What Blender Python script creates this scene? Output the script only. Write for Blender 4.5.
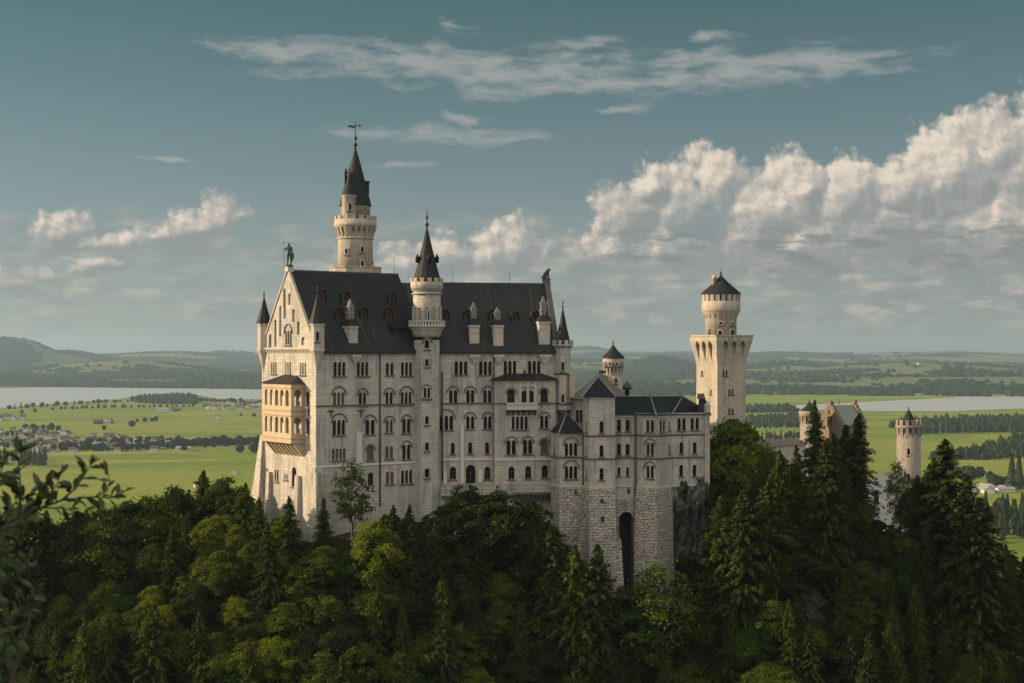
import bpy, bmesh, math, random
import numpy as np
from mathutils import Vector, Matrix
from mathutils.geometry import tessellate_polygon

R = math.radians
SC = bpy.context.scene
for _o in list(bpy.data.objects):
    bpy.data.objects.remove(_o)
COL = SC.collection

# ------------------------------------------------------------------ camera
F = 1500.0            # focal length in pixels of the 1024 wide frame
HY = 353.0            # row of the true horizon
cam_d = bpy.data.cameras.new('camera')
cam_d.sensor_width = 36.0
cam_d.lens = F / 1024 * 36
cam_d.shift_y = (HY - 341.5) / 1024
cam_d.clip_start = 0.3
cam_d.clip_end = 60000
cam_d.dof.use_dof = True
cam_d.dof.focus_distance = 262
cam_d.dof.aperture_fstop = 5.6
cam = bpy.data.objects.new('camera', cam_d)
cam.rotation_euler = (R(90), 0, 0)
COL.objects.link(cam)
SC.camera = cam

# ------------------------------------------------------------------ light
SUN_AZ = R(-87)       # measured from +Y towards +X: the sun stands left, a little beyond
SUN_EL = R(20)
sdir = Vector((math.sin(SUN_AZ) * math.cos(SUN_EL), math.cos(SUN_AZ) * math.cos(SUN_EL), math.sin(SUN_EL)))
sun_d = bpy.data.lights.new('sun', 'SUN')
sun_d.energy = 4.0
sun_d.angle = R(0.6)
sun_d.color = (1.0, 0.75, 0.47)
sun = bpy.data.objects.new('sun', sun_d)
sun.rotation_euler = sdir.to_track_quat('Z', 'Y').to_euler()
sun.location = (-60, 200, 90)
COL.objects.link(sun)

SC.view_settings.view_transform = 'Standard'
SC.view_settings.look = 'None'
SC.view_settings.gamma = 1
EXPO = 0.9
SC.view_settings.exposure = EXPO
SC.view_settings.use_curve_mapping = False
SC.cycles.use_denoising = True
SC.cycles.max_bounces = 5
SC.cycles.diffuse_bounces = 2
SC.cycles.glossy_bounces = 2
SC.cycles.transmission_bounces = 3
SC.cycles.transparent_max_bounces = 6
SC.cycles.volume_bounces = 0
SC.cycles.sample_clamp_indirect = 6

HAZE_D = 3.8e-5
HAZE_C = (.54, .76, .98, 1)
# ------------------------------------------------------------------ node helper
class NT:
    def __init__(s, tree):
        s.t = tree
        s.t.nodes.clear()
    def n(s, typ, **kw):
        nd = s.t.nodes.new(typ)
        for k, v in kw.items():
            setattr(nd, k, v)
        return nd
    def l(s, a, b):
        s.t.links.new(a, b)
    def put(s, sock, v):
        if isinstance(v, bpy.types.NodeSocket):
            s.l(v, sock)
        else:
            sock.default_value = v
    def m(s, op, a, b=None, c=None, clamp=False):
        nd = s.n('ShaderNodeMath', operation=op)
        nd.use_clamp = clamp
        for i, v in enumerate((a, b, c)):
            if v is not None:
                s.put(nd.inputs[i], v)
        return nd.outputs[0]
    def vm(s, op, a, b=None):
        nd = s.n('ShaderNodeVectorMath', operation=op)
        s.put(nd.inputs[0], a)
        if b is not None:
            s.put(nd.inputs[1], b)
        return nd.outputs['Value'] if op in ('LENGTH', 'DOT_PRODUCT', 'DISTANCE') else nd.outputs[0]
    def noise(s, vec, scale, detail=4, rough=0.55, dist=0.0):
        nd = s.n('ShaderNodeTexNoise')
        if vec is not None:
            s.l(vec, nd.inputs['Vector'])
        nd.inputs['Scale'].default_value = scale
        nd.inputs['Detail'].default_value = detail
        nd.inputs['Roughness'].default_value = rough
        nd.inputs['Distortion'].default_value = dist
        return nd.outputs['Fac']
    def mix(s, f, a, b, mode='MIX'):
        nd = s.n('ShaderNodeMix', data_type='RGBA', blend_type=mode)
        s.put(nd.inputs[0], f)
        for k, v in ((6, a), (7, b)):
            if isinstance(v, tuple) and len(v) == 3:
                v = v + (1,)
            s.put(nd.inputs[k], v)
        return nd.outputs[2]
    def ramp(s, f, stops, interp='LINEAR'):
        nd = s.n('ShaderNodeValToRGB')
        nd.color_ramp.interpolation = interp
        e = nd.color_ramp.elements
        while len(e) < len(stops):
            e.new(0.5)
        for el, (p, c) in zip(e, stops):
            el.position = p
            el.color = tuple(c) + (1,) if not isinstance(c, (int, float)) else (c, c, c, 1)
        s.put(nd.inputs[0], f)
        return nd.outputs[0]
    def smooth(s, v, lo, hi):
        nd = s.n('ShaderNodeMapRange', interpolation_type='SMOOTHSTEP')
        s.put(nd.inputs[0], v)
        nd.inputs[1].default_value = lo
        nd.inputs[2].default_value = hi
        return nd.outputs[0]
    def comb(s, x, y, z=0.0):
        nd = s.n('ShaderNodeCombineXYZ')
        for i, v in enumerate((x, y, z)):
            s.put(nd.inputs[i], v)
        return nd.outputs[0]
    def mapping(s, vec, scale=(1, 1, 1), loc=(0, 0, 0)):
        nd = s.n('ShaderNodeMapping')
        s.l(vec, nd.inputs[0])
        nd.inputs['Scale'].default_value = scale
        nd.inputs['Location'].default_value = loc
        return nd.outputs[0]

# ------------------------------------------------------------------ sky with clouds
# The clouds live in sky coordinates: azimuth and elevation, one unit = 100/1500 rad.
def n2d(T, vec, scale, detail=4, rough=0.55, color=False):
    nd = T.n('ShaderNodeTexNoise', noise_dimensions='2D')
    T.l(vec, nd.inputs['Vector'])
    nd.inputs['Scale'].default_value = scale; nd.inputs['Detail'].default_value = detail; nd.inputs['Roughness'].default_value = rough
    return nd.outputs['Color' if color else 'Fac']

def cloud_group():
    g = bpy.data.node_groups.new('cumulus_density', 'ShaderNodeTree')
    g.interface.new_socket('P', in_out='INPUT', socket_type='NodeSocketVector')
    g.interface.new_socket('D', in_out='OUTPUT', socket_type='NodeSocketFloat')
    g.interface.new_socket('B', in_out='OUTPUT', socket_type='NodeSocketFloat')
    T = NT(g)
    gi = T.n('NodeGroupInput'); go = T.n('NodeGroupOutput')
    P = gi.outputs[0]
    # (photo column, row, half width, half height)
    blobs = [(1040, 172, 90, 78), (985, 160, 52, 50), (940, 182, 60, 58), (898, 198, 62, 52), (1110, 200, 100, 90),
             (850, 206, 58, 54), (796, 196, 48, 46), (758, 222, 60, 56), (716, 188, 40, 46), (690, 216, 54, 56),
             (650, 190, 30, 30), (628, 218, 42, 46), (668, 250, 66, 44), (612, 256, 40, 34), (880, 232, 100, 50), (985, 240, 100, 50),
             (800, 250, 80, 40), (519, 246, 32, 34), (490, 258, 44, 30), (452, 258, 36, 28), (560, 270, 60, 36), (408, 266, 36, 22), (600, 286, 80, 34), (480, 286, 90, 24), (700, 282, 34, 16), (770, 276, 40, 15), (846, 282, 44, 17), (920, 270, 40, 16), (990, 284, 46, 18), (640, 300, 50, 16), (545, 252, 26, 22),
             (230, 221, 32, 26), (202, 232, 40, 25), (168, 240, 40, 20), (134, 246, 36, 14), (76, 237, 32, 19), (104, 247, 36, 14),
             (14, 285, 48, 19), (56, 282, 34, 15), (92, 293, 42, 18), (58, 304, 36, 12), (106, 268, 30, 13), (150, 300, 50, 12)]
    off = T.vm('MULTIPLY', T.vm('SUBTRACT', n2d(T, P, 3.0, 4, .6, True), (0.5, 0.5, 0.5)), (0.26, 0.2, 0.0))
    Pw = T.vm('ADD', P, off)
    d = None
    for (px, py, rx, ry) in blobs:
        nd = T.n('ShaderNodeVectorMath', operation='MULTIPLY_ADD')
        T.l(Pw, nd.inputs[0]); nd.inputs[1].default_value = (100 / rx, 100 / ry, 0)
        nd.inputs[2].default_value = (-(px - 512) / rx, -(HY - py) / ry, 0)
        s_ = (min(rx, ry) / 40) ** 0.6
        e = T.m('MULTIPLY_ADD', T.vm('LENGTH', nd.outputs[0]), -s_, s_)
        d = e if d is None else T.m('MAXIMUM', d, e)
    T.l(d, go.inputs[1])
    def bil(scale, w):
        vo = T.n('ShaderNodeTexVoronoi', feature='F1', voronoi_dimensions='2D')
        T.l(Pw, vo.inputs['Vector']); vo.inputs['Scale'].default_value = scale
        return T.m('MULTIPLY_ADD', vo.outputs['Distance'], -w, w * 0.42)
    d = T.m('MINIMUM', d, 0.9)
    d = T.m('ADD', d, bil(2.6, 0.52))
    d = T.m('ADD', d, bil(6.0, 0.30))
    d = T.m('ADD', d, bil(13.0, 0.19))
    d = T.m('ADD', d, bil(27.0, 0.05))
    d = T.m('ADD', d, T.m('MULTIPLY_ADD', n2d(T, P, 1.5, 7, 0.58), 0.50, -0.25))
    T.l(d, go.inputs[0])
    return g

def make_world():
    w = bpy.data.worlds.new('World')
    SC.world = w
    w.use_nodes = True
    T = NT(w.node_tree)
    out = T.n('ShaderNodeOutputWorld'); bg = T.n('ShaderNodeBackground')
    T.l(bg.outputs[0], out.inputs[0])
    bg.inputs['Strength'].default_value = 0.12
    sky = T.n('ShaderNodeTexSky', sky_type='NISHITA')
    sky.sun_disc = False
    sky.sun_elevation = SUN_EL
    sky.sun_rotation = SUN_AZ
    sky.air_density = 1.0; sky.dust_density = 1.5; sky.ozone_density = 1.2; sky.altitude = 900
    hs = T.n('ShaderNodeHueSaturation')
    T.l(sky.outputs[0], hs.inputs['Color'])
    hs.inputs['Saturation'].default_value = 0.42
    base = T.mix(1.0, hs.outputs[0], SKY_TINT, 'MULTIPLY')
    tc = T.n('ShaderNodeTexCoord')
    dirv = tc.outputs['Generated']
    sp = T.n('ShaderNodeSeparateXYZ'); T.l(dirv, sp.inputs[0])
    U = T.m('MULTIPLY', T.m('ARCTAN2', sp.outputs[0], sp.outputs[1]), 15.0)
    V = T.m('MULTIPLY', T.m('ARCSINE', sp.outputs[2]), 15.0)
    # low air is paler and greyer than the zenith
    grade = T.ramp(T.m('MULTIPLY', V, 0.25), [(0.0, (2.2, 1.78, 1.86)), (0.16, (1.92, 1.62, 1.66)), (0.42, (1.44, 1.34, 1.36)), (0.65, (1.0, 1.15, 1.17)), (0.85, (0.76, 1.0, 0.985)), (1.0, (0.73, 0.98, 0.97))])
    base = T.mix(1.0, base, grade, 'MULTIPLY')
    P = T.comb(U, V, 0.0)
    Pw = T.vm('ADD', P, T.vm('MULTIPLY', T.vm('SUBTRACT', n2d(T, P, 1.1, 3, .55, True), (.5, .5, .5)), (0.7, 0.2, 0)))
    # --- thin veil streaks high up
    st = None
    streaks = [(300, 57, 100, 12), (420, 68, 150, 18), (520, 74, 150, 20), (620, 86, 190, 13), (790, 73, 110, 17), (700, 66, 70, 12),
               (430, 136, 88, 9), (505, 139, 46, 5), (470, 119, 38, 5), (575, 47, 38, 7), (618, 112, 30, 5), (180, 166, 40, 3), (400, 164, 34, 3),
               (710, 43, 24, 5), (462, 32, 16, 6)]
    for (px, py, rx, ry) in streaks:
        nd = T.n('ShaderNodeVectorMath', operation='MULTIPLY_ADD')
        T.l(Pw, nd.inputs[0]); nd.inputs[1].default_value = (100 / rx, 100 / ry, 0)
        nd.inputs[2].default_value = (-(px - 512) / rx, -(HY - py) / ry, 0)
        e = T.m('MULTIPLY_ADD', T.vm('LENGTH', nd.outputs[0]), -1.0, 1.0)
        st = e if st is None else T.m('MAXIMUM', st, e)
    fib = n2d(T, T.mapping(Pw, (1.0, 3.8, 1)), 2.0, 6, 0.62)
    sd = T.m('ADD', T.m('MAXIMUM', st, -1.2), T.m('MULTIPLY_ADD', fib, 3.0, -1.5))
    sa = T.m('MULTIPLY', T.smooth(sd, -0.35, 1.15), 0.82)
    col = T.mix(sa, base, STREAK_C)
    # --- stratus bank low in the sky
    lo = T.m('MULTIPLY', T.smooth(V, 0.05, 0.5), T.m('SUBTRACT', 1.0, T.smooth(V, 0.9, 1.6)))
    band = n2d(T, T.mapping(Pw, (0.55, 2.3, 1), (2.3, 0, 0)), 2.0, 6, 0.6)
    rightness = T.m('MULTIPLY_ADD', T.smooth(U, -2.6, 0.4), 0.35, 0.65)
    ba = T.m('MULTIPLY', T.m('MULTIPLY', T.smooth(band, 0.30, 0.62), lo), rightness)
    bl = n2d(T, T.mapping(P, (0.8, 2.6, 1), (7, 3, 0)), 2.6, 5, 0.6)
    bcol = T.mix(T.smooth(bl, 0.42, 0.68), BANK_DARK, BANK_LIT)
    col = T.mix(T.m('MULTIPLY', ba, 0.9), col, bcol)
    # --- cumulus
    G = cloud_group()
    def dens(p):
        nd = T.n('ShaderNodeGroup'); nd.node_tree = G
        T.l(p, nd.inputs[0])
        return nd.outputs[0], nd.outputs[1]
    # gaps of clear sky run through the lower part of the bank
    gap = T.m('MULTIPLY', T.smooth(n2d(T, T.mapping(P, (1, 1.7, 1), (3.3, 8.1, 0)), 1.1, 4, .55), 0.50, 0.66), T.m('SUBTRACT', 1.0, T.smooth(V, 1.1, 1.9)))
    D0, B0 = dens(P)
    D1, B1 = dens(T.vm('ADD', P, (-0.055, 0.06, 0)))
    a = T.smooth(D0, -0.05, 0.40)
    a = T.m('MULTIPLY', T.m('MULTIPLY', a, T.smooth(V, 0.3, 1.0)), T.m('MULTIPLY_ADD', T.m('MULTIPLY', gap, T.smooth(U, -2.2, -0.8)), -0.75, 1.0))           # the bases melt into the bank
    lit = T.m('ADD', T.m('MULTIPLY', T.m('SUBTRACT', D0, D1), 0.80), T.m('MULTIPLY', T.m('SUBTRACT', B0, B1), 1.5))
    lit = T.m('ADD', lit, T.m('MULTIPLY_ADD', V, 0.17, 0.20))
    big = n2d(T, P, 0.9, 3, 0.5)
    lit = T.m('ADD', lit, T.m('MULTIPLY_ADD', big, 0.7, -0.35))
    ccol = T.ramp(T.smooth(lit, -0.05, 1.25), [(0.05, C_DARK), (0.42, C_MID), (0.74, C_LIT), (1.0, C_TOP)])
    ccol = T.mix(T.m('MULTIPLY', T.m('SUBTRACT', 1.0, T.smooth(V, 0.4, 1.2)), 0.5), ccol, bcol)
    col = T.mix(T.m('MULTIPLY', a, 0.96), col, ccol)
    # grey streaks in front of the cumulus foot
    fr = n2d(T, T.mapping(Pw, (0.6, 2.4, 1), (11, 5, 0)), 2.4, 7, 0.66)
    fmask = T.m('MULTIPLY', T.smooth(V, 0.6, 0.95), T.m('SUBTRACT', 1.0, T.smooth(V, 1.1, 1.45)))
    fa = T.m('MULTIPLY', T.m('MULTIPLY', T.smooth(fr, 0.48, 0.62), fmask), T.smooth(U, 0.2, 1.4))
    col = T.mix(T.m('MULTIPLY', fa, 0.8), col, BANK_DEEP)
    # --- the sky behind the view: bright broken cloud added to light the castle front
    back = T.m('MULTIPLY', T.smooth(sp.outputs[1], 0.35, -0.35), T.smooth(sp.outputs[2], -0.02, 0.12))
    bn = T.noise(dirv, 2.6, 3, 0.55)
    col = T.mix(T.m('MULTIPLY', back, T.smooth(bn, 0.28, 0.5)), col, BACK_FILL_C)
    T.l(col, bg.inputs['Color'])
    w.cycles.sampling_method = 'MANUAL'
    w.cycles.sample_map_resolution = 512

K = 1 / 0.12 / 2 ** EXPO     # cloud colours are given as the picture shows them
def kc(r, g, b, f=1.0):
    return (r * K * f, g * K * f, b * K * f)
SKY_TINT = (0.150, 0.200, 0.196)
STREAK_C = kc(0.37, 0.385, 0.37)
BANK_LIT = kc(0.50, 0.455, 0.40)
BANK_DARK = kc(0.265, 0.285, 0.285)
BANK_DEEP = kc(0.215, 0.24, 0.24)
C_DARK = kc(0.285, 0.30, 0.295)
C_MID = kc(0.40, 0.395, 0.37)
C_LIT = kc(0.57, 0.51, 0.44)
C_TOP = kc(0.82, 0.71, 0.58)
BACK_FILL_C = kc(1.10, 1.06, 0.98)  # unseen cloud, made extra bright as fill light for the facade
make_world()
# ------------------------------------------------------------------ object helpers
def ray(px, py):
    return Vector(((px - 512) / F, 1.0, (HY - py) / F))
def P(px, py, Y):
    return ray(px, py) * Y
def X_(px, Y):
    return (px - 512) / F * Y
def Z_(py, Y):
    return (HY - py) / F * Y

def tag(o, label=None, cat=None, group=None, kind=None):
    if label: o['label'] = label
    if cat: o['category'] = cat
    if group: o['group'] = group
    if kind: o['kind'] = kind
    return o
def thing(name, label, cat, loc=(0, 0, 0), group=None):
    o = bpy.data.objects.new(name, None)
    o.empty_display_size = 0.5
    COL.objects.link(o)
    o.location = loc
    return tag(o, label, cat, group)

class Fr:
    """upright frame: u runs along the wall to the right as seen from outside, v runs inward, z up"""
    def __init__(s, O, to):
        s.O = Vector((O[0], O[1])); d = Vector((to[0], to[1])) - s.O
        s.L = d.length; s.d = d.normalized(); s.i = Vector((-s.d.y, s.d.x))
    def p(s, u, v, z):
        q = s.O + s.d * u + s.i * v
        return Vector((q.x, q.y, z))
    def u(s, px, v=0.0):
        k = (px - 512) / F
        o = s.O + s.i * v
        return (k * o.y - o.x) / (s.d.x - k * s.d.y)
    def Y(s, u, v=0.0):
        return (s.O + s.d * u + s.i * v).y
    def z(s, py, u, v=0.0):
        return (HY - py) / F * s.Y(u, v)
    def uz(s, px, py, v=0.0):
        u = s.u(px, v)
        return u, s.z(py, u, v)
    @property
    def rot(s):
        return math.atan2(s.d.y, s.d.x)

def arch(uc, z0, w, h, pointed=False, n=7):
    """closed loop of an arched opening, anticlockwise from bottom left"""
    r = w / 2
    L = [(uc - r, z0), (uc + r, z0)]
    if pointed:
        zs = z0 + h - w * 0.95
        for k in range(n + 1):
            t = k / n
            L.append((uc + r * math.cos(t * math.pi / 2) ** 1.1 if k < n else uc, zs + w * 0.95 * math.sin(t * math.pi / 2)))
        for k in range(n - 1, -1, -1):
            t = k / n
            L.append((uc - r * math.cos(t * math.pi / 2) ** 1.1, zs + w * 0.95 * math.sin(t * math.pi / 2)))
    else:
        zs = z0 + h - r
        for k in range(2 * n + 1):
            a = math.pi * k / (2 * n)
            L.append((uc + r * math.cos(a), zs + r * math.sin(a)))
    return L
def rect(uc, z0, w, h):
    return [(uc - w / 2, z0), (uc + w / 2, z0), (uc + w / 2, z0 + h), (uc - w / 2, z0 + h)]

class MB:
    def __init__(s):
        s.v = []; s.f = []; s.mi = []
        s.smooth = []
        s.m = 0; s.sm = False
    def add(s, vs, fs):
        b = len(s.v)
        s.v.extend([tuple(x) for x in vs])
        for f in fs:
            s.f.append(tuple(i + b for i in f)); s.mi.append(s.m); s.smooth.append(s.sm)
    def hexa(s, q):
        """eight corners: bottom ring then top ring"""
        s.add(q, [(3, 2, 1, 0), (4, 5, 6, 7), (0, 1, 5, 4), (1, 2, 6, 5), (2, 3, 7, 6), (3, 0, 4, 7)])
    def box(s, fr, u0, u1, v0, v1, z0, z1):
        s.hexa([fr.p(u0, v0, z0), fr.p(u1, v0, z0), fr.p(u1, v1, z0), fr.p(u0, v1, z0),
                fr.p(u0, v0, z1), fr.p(u1, v0, z1), fr.p(u1, v1, z1), fr.p(u0, v1, z1)])
    def bevbox(s, fr, u0, u1, v0, v1, z0, z1, tu=0.1, tv=0.1):
        s.hexa([fr.p(u0, v0, z0), fr.p(u1, v0, z0), fr.p(u1, v1, z0), fr.p(u0, v1, z0),
                fr.p(u0 + tu, v0 + tv, z1), fr.p(u1 - tu, v0 + tv, z1), fr.p(u1 - tu, v1 - tv, z1), fr.p(u0 + tu, v1 - tv, z1)])
    def wall(s, fr, outline, holes=(), v0=0.0, depth=0.3, vfun=None):
        vf = vfun or (lambda u, z: v0)
        loops = [[(u, z) for u, z in outline]] + [list(h) for h in holes]
        polys = [[Vector((u, z, 0)) for u, z in L] for L in loops]
        flat = [q for L in loops for q in L]
        tris = tessellate_polygon(polys)
        vs = [fr.p(u, vf(u, z), z) for u, z in flat]
        fs = []
        for t in tris:
            a, b, c = (flat[i] for i in t)
            if (b[0] - a[0]) * (c[1] - a[1]) - (b[1] - a[1]) * (c[0] - a[0]) < 0:
                t = (t[0], t[2], t[1])
            fs.append(tuple(t))
        s.add(vs, fs)
        for L in holes:
            n = len(L)
            vs = [fr.p(u, vf(u, z), z) for u, z in L] + [fr.p(u, vf(u, z) + depth, z) for u, z in L]
            s.add(vs, [((k + 1) % n, k, k + n, (k + 1) % n + n) for k in range(n)])
    def prism(s, pts, z0, z1, top=None, cap=True):
        """polygon footprint (world xy, anticlockwise); top = other footprint for battered walls"""
        n = len(pts); top = top or pts
        vs = [(x, y, z0) for x, y in pts] + [(x, y, z1) for x, y in top]
        fs = [(k, (k + 1) % n, (k + 1) % n + n, k + n) for k in range(n)]
        if cap:
            fs += [tuple(range(n, 2 * n)), tuple(range(n - 1, -1, -1))]
        s.add(vs, fs)
    def lathe(s, cx, cy, prof, n=24, rot=0.0, sm=True):
        old = s.sm; s.sm = sm
        vs = []; fs = []
        for r, z in prof:
            for k in range(n):
                a = rot + 2 * math.pi * k / n
                vs.append((cx + r * math.cos(a), cy + r * math.sin(a), z))
        for j in range(len(prof) - 1):
            for k in range(n):
                k2 = (k + 1) % n
                fs.append((j * n + k, j * n + k2, (j + 1) * n + k2, (j + 1) * n + k))
        fs.append(tuple(range((len(prof) - 1) * n, len(prof) * n)))
        fs.append(tuple(range(n - 1, -1, -1)))
        s.add(vs, fs); s.sm = old
    def ringboxes(s, cx, cy, r0, r1, z0, z1, n, frac=0.5, rot=0.0):
        for k in range(n):
            a0 = rot + 2 * math.pi * (k - frac / 2) / n; a1 = rot + 2 * math.pi * (k + frac / 2) / n
            q = []
            for z in (z0, z1):
                for r, a in ((r1, a0), (r1, a1), (r0, a1), (r0, a0)):
                    q.append((cx + r * math.cos(a), cy + r * math.sin(a), z))
            s.hexa(q)
    def corbels(s, cx, cy, r0, r1, z0, z1, n, frac=0.5, rot=0.0):
        """wedges that lean out from r0 at z0 to r1 at z1"""
        for k in range(n):
            a0 = rot + 2 * math.pi * (k - frac / 2) / n; a1 = rot + 2 * math.pi * (k + frac / 2) / n
            q = []
            for z, ro in ((z0, r0 + 0.06), (z1, r1)):
                for r, a in ((ro, a0), (ro, a1), (r0 - 0.1, a1), (r0 - 0.1, a0)):
                    q.append((cx + r * math.cos(a), cy + r * math.sin(a), z))
            s.hexa(q)
    def tube(s, pts, r, n=6):
        pts = [Vector(p) for p in pts]
        rs = r if isinstance(r, (list, tuple)) else [r] * len(pts)
        old = s.sm; s.sm = True
        vs = []; fs = []
        for j, p in enumerate(pts):
            t = (pts[min(j + 1, len(pts) - 1)] - pts[max(j - 1, 0)]).normalized()
            a = t.cross(Vector((0, 0, 1)))
            if a.length < 1e-3: a = Vector((1, 0, 0))
            a.normalize(); b = t.cross(a)
            for k in range(n):
                an = 2 * math.pi * k / n
                vs.append(p + (a * math.cos(an) + b * math.sin(an)) * rs[j])
        for j in range(len(pts) - 1):
            for k in range(n):
                k2 = (k + 1) % n
                fs.append((j * n + k, j * n + k2, (j + 1) * n + k2, (j + 1) * n + k))
        fs.append(tuple(range(n - 1, -1, -1))); fs.append(tuple(range((len(pts) - 1) * n, len(pts) * n)))
        s.add(vs, fs); s.sm = old
    def archband(s, fr, uc, zc, ri, ro, v0, v1, n=10, a0=0.0, a1=math.pi):
        for k in range(n):
            t0 = a0 + (a1 - a0) * k / n; t1 = a0 + (a1 - a0) * (k + 1) / n
            q = []
            for v in (v0, v1):
                for r, t in ((ri, t0), (ro, t0), (ro, t1), (ri, t1)):
                    q.append(fr.p(uc + r * math.cos(t), v, zc + r * math.sin(t)))
            s.hexa([q[0], q[1], q[2], q[3], q[4], q[5], q[6], q[7]])
    def build(s, name, mats, parent=None, origin=None, fix=True):
        if not isinstance(mats, (list, tuple)): mats = [mats]
        me = bpy.data.meshes.new(name)
        o0 = Vector(origin) if origin is not None else (Vector(parent.location) if parent is not None else Vector((0, 0, 0)))
        if parent is not None and parent.parent is not None and origin is None:
            o0 = Vector(parent.parent.location) + Vector(parent.location)
        V = np.array(s.v, dtype=np.float64) - np.array(o0)
        me.from_pydata(V.tolist(), [], s.f)
        for m in mats: me.materials.append(m)
        me.polygons.foreach_set('material_index', s.mi)
        me.polygons.foreach_set('use_smooth', s.smooth)
        me.update()
        if fix:
            bm = bmesh.new(); bm.from_mesh(me)
            bmesh.ops.recalc_face_normals(bm, faces=bm.faces) if fix == 'out' else None
            bm.to_mesh(me); bm.free()
        box_uv(me, o0)
        o = bpy.data.objects.new(name, me)
        COL.objects.link(o)
        if parent is not None:
            o.parent = parent
        else:
            o.location = o0
        return o

def box_uv(me, o0=(0, 0, 0)):
    uv = me.uv_layers.new(name='UVMap')
    nl = len(me.loops)
    if nl == 0: return
    vi = np.empty(nl, dtype=np.int32); me.loops.foreach_get('vertex_index', vi)
    co = np.empty(len(me.vertices) * 3); me.vertices.foreach_get('co', co); co = co.reshape(-1, 3) + np.array(o0)
    npoly = len(me.polygons)
    no = np.empty(npoly * 3); me.polygons.foreach_get('normal', no); no = no.reshape(-1, 3)
    lt = np.empty(npoly, dtype=np.int32); me.polygons.foreach_get('loop_total', lt)
    nn = np.repeat(no, lt, axis=0)
    tx = -nn[:, 1]; ty = nn[:, 0]
    ln = np.hypot(tx, ty)
    flat = ln < 0.15
    tx = np.where(flat, 1, tx / np.maximum(ln, 1e-6)); ty = np.where(flat, 0, ty / np.maximum(ln, 1e-6))
    c = co[vi]
    u = c[:, 0] * tx + c[:, 1] * ty
    v = np.where(flat, c[:, 1], c[:, 2])
    uv.data.foreach_set('uv', np.stack([u, v], 1).ravel())

def copy_tree(o, parent=None):
    c = o.copy(); COL.objects.link(c)
    if parent is not None: c.parent = parent
    for ch in list(o.children):
        copy_tree(ch, c)
    return c

# ------------------------------------------------------------------ materials
def new_mat(name):
    m = bpy.data.materials.new(name); m.use_nodes = True
    T = NT(m.node_tree)
    out = T.n('ShaderNodeOutputMaterial'); b = T.n('ShaderNodeBsdfPrincipled')
    T.l(b.outputs[0], out.inputs[0])
    return m, T, b, out
def simple(name, col, rough=0.6, metal=0.0, var=0.15, scale=2.0):
    m, T, b, out = new_mat(name)
    tc = T.n('ShaderNodeTexCoord')
    f = T.noise(tc.outputs['Object'], scale, 4, 0.6)
    c = T.mix(f, tuple(x * (1 - var) for x in col), tuple(x * (1 + var) for x in col))
    T.l(c, b.inputs['Base Color'])
    b.inputs['Roughness'].default_value = rough
    b.inputs['Metallic'].default_value = metal
    return m
def stone(name, c1, c2, cj, bw=0.95, bh=0.42, joint=0.02, stain=0.35, bump=0.15, dist=0.0, contrast=1.0, voids=False):
    m, T, b, out = new_mat(name)
    uv = T.n('ShaderNodeUVMap').outputs[0]
    geo = T.n('ShaderNodeNewGeometry').outputs['Position']
    vec = uv
    if dist:
        nz = T.n('ShaderNodeTexNoise'); T.l(uv, nz.inputs['Vector']); nz.inputs['Scale'].default_value = 0.9; nz.inputs['Detail'].default_value = 3
        vec = T.vm('ADD', uv, T.vm('MULTIPLY', T.vm('SUBTRACT', nz.outputs['Color'], (.5, .5, .5)), (dist, dist, 0)))
    br = T.n('ShaderNodeTexBrick')
    T.l(vec, br.inputs['Vector'])
    br.inputs['Color1'].default_value = c1 + (1,); br.inputs['Color2'].default_value = c2 + (1,); br.inputs['Mortar'].default_value = cj + (1,)
    br.inputs['Scale'].default_value = 1.0; br.inputs['Mortar Size'].default_value = joint
    br.inputs['Brick Width'].default_value = bw; br.inputs['Row Height'].default_value = bh
    br.inputs['Bias'].default_value = 0.0
    big = T.noise(geo, 0.16, 5, 0.6)
    col = T.mix(T.smooth(big, 0.3, 0.7), br.outputs['Color'], T.mix(1.0, br.outputs['Color'], (1.12, 1.06, 0.98), 'MULTIPLY'))
    # rain streaks: long vertical stains
    st = T.noise(T.mapping(geo, (1.3, 1.3, 0.10)), 1.0, 5, 0.65)
    broad = T.noise(T.mapping(geo, (0.28, 0.28, 0.035)), 1.0, 4, 0.6)
    sm = T.m('MULTIPLY', T.m('MAXIMUM', T.smooth(st, 0.50, 0.66), T.m('MULTIPLY', T.smooth(broad, 0.48, 0.66), 0.7)), stain)
    col = T.mix(sm, col, tuple(x * 0.5 for x in c1))
    fine = T.noise(geo, 2.8, 4, 0.7)
    col = T.mix(T.m('MULTIPLY', T.smooth(fine, 0.5, 0.8), 0.28 * contrast), col, tuple(x * 0.62 for x in c2))
    patch = T.noise(geo, 0.45, 6, 0.7)
    col = T.mix(T.m('MULTIPLY', T.smooth(patch, 0.48, 0.66), 0.13 * contrast), col, tuple(x * 0.55 for x in c2))
    if voids:                                                   # open joints and knocked-out stones
        vn = T.noise(T.mapping(uv, (1.6, 2.6, 1)), 1.0, 2, 0.5)
        col = T.mix(T.m('MULTIPLY', T.smooth(vn, 0.60, 0.66), 0.85), col, (0.03, 0.028, 0.024))
    T.l(col, b.inputs['Base Color'])
    b.inputs['Roughness'].default_value = 0.9
    b.inputs['Specular IOR Level'].default_value = 0.2
    bp = T.n('ShaderNodeBump'); bp.inputs['Strength'].default_value = bump; bp.inputs['Distance'].default_value = 0.12
    h = T.m('ADD', T.m('MULTIPLY', br.outputs['Fac'], -1.0), T.m('MULTIPLY', fine, 0.8))
    T.l(h, bp.inputs['Height']); T.l(bp.outputs[0], b.inputs['Normal'])
    return m
M = {}
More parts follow.
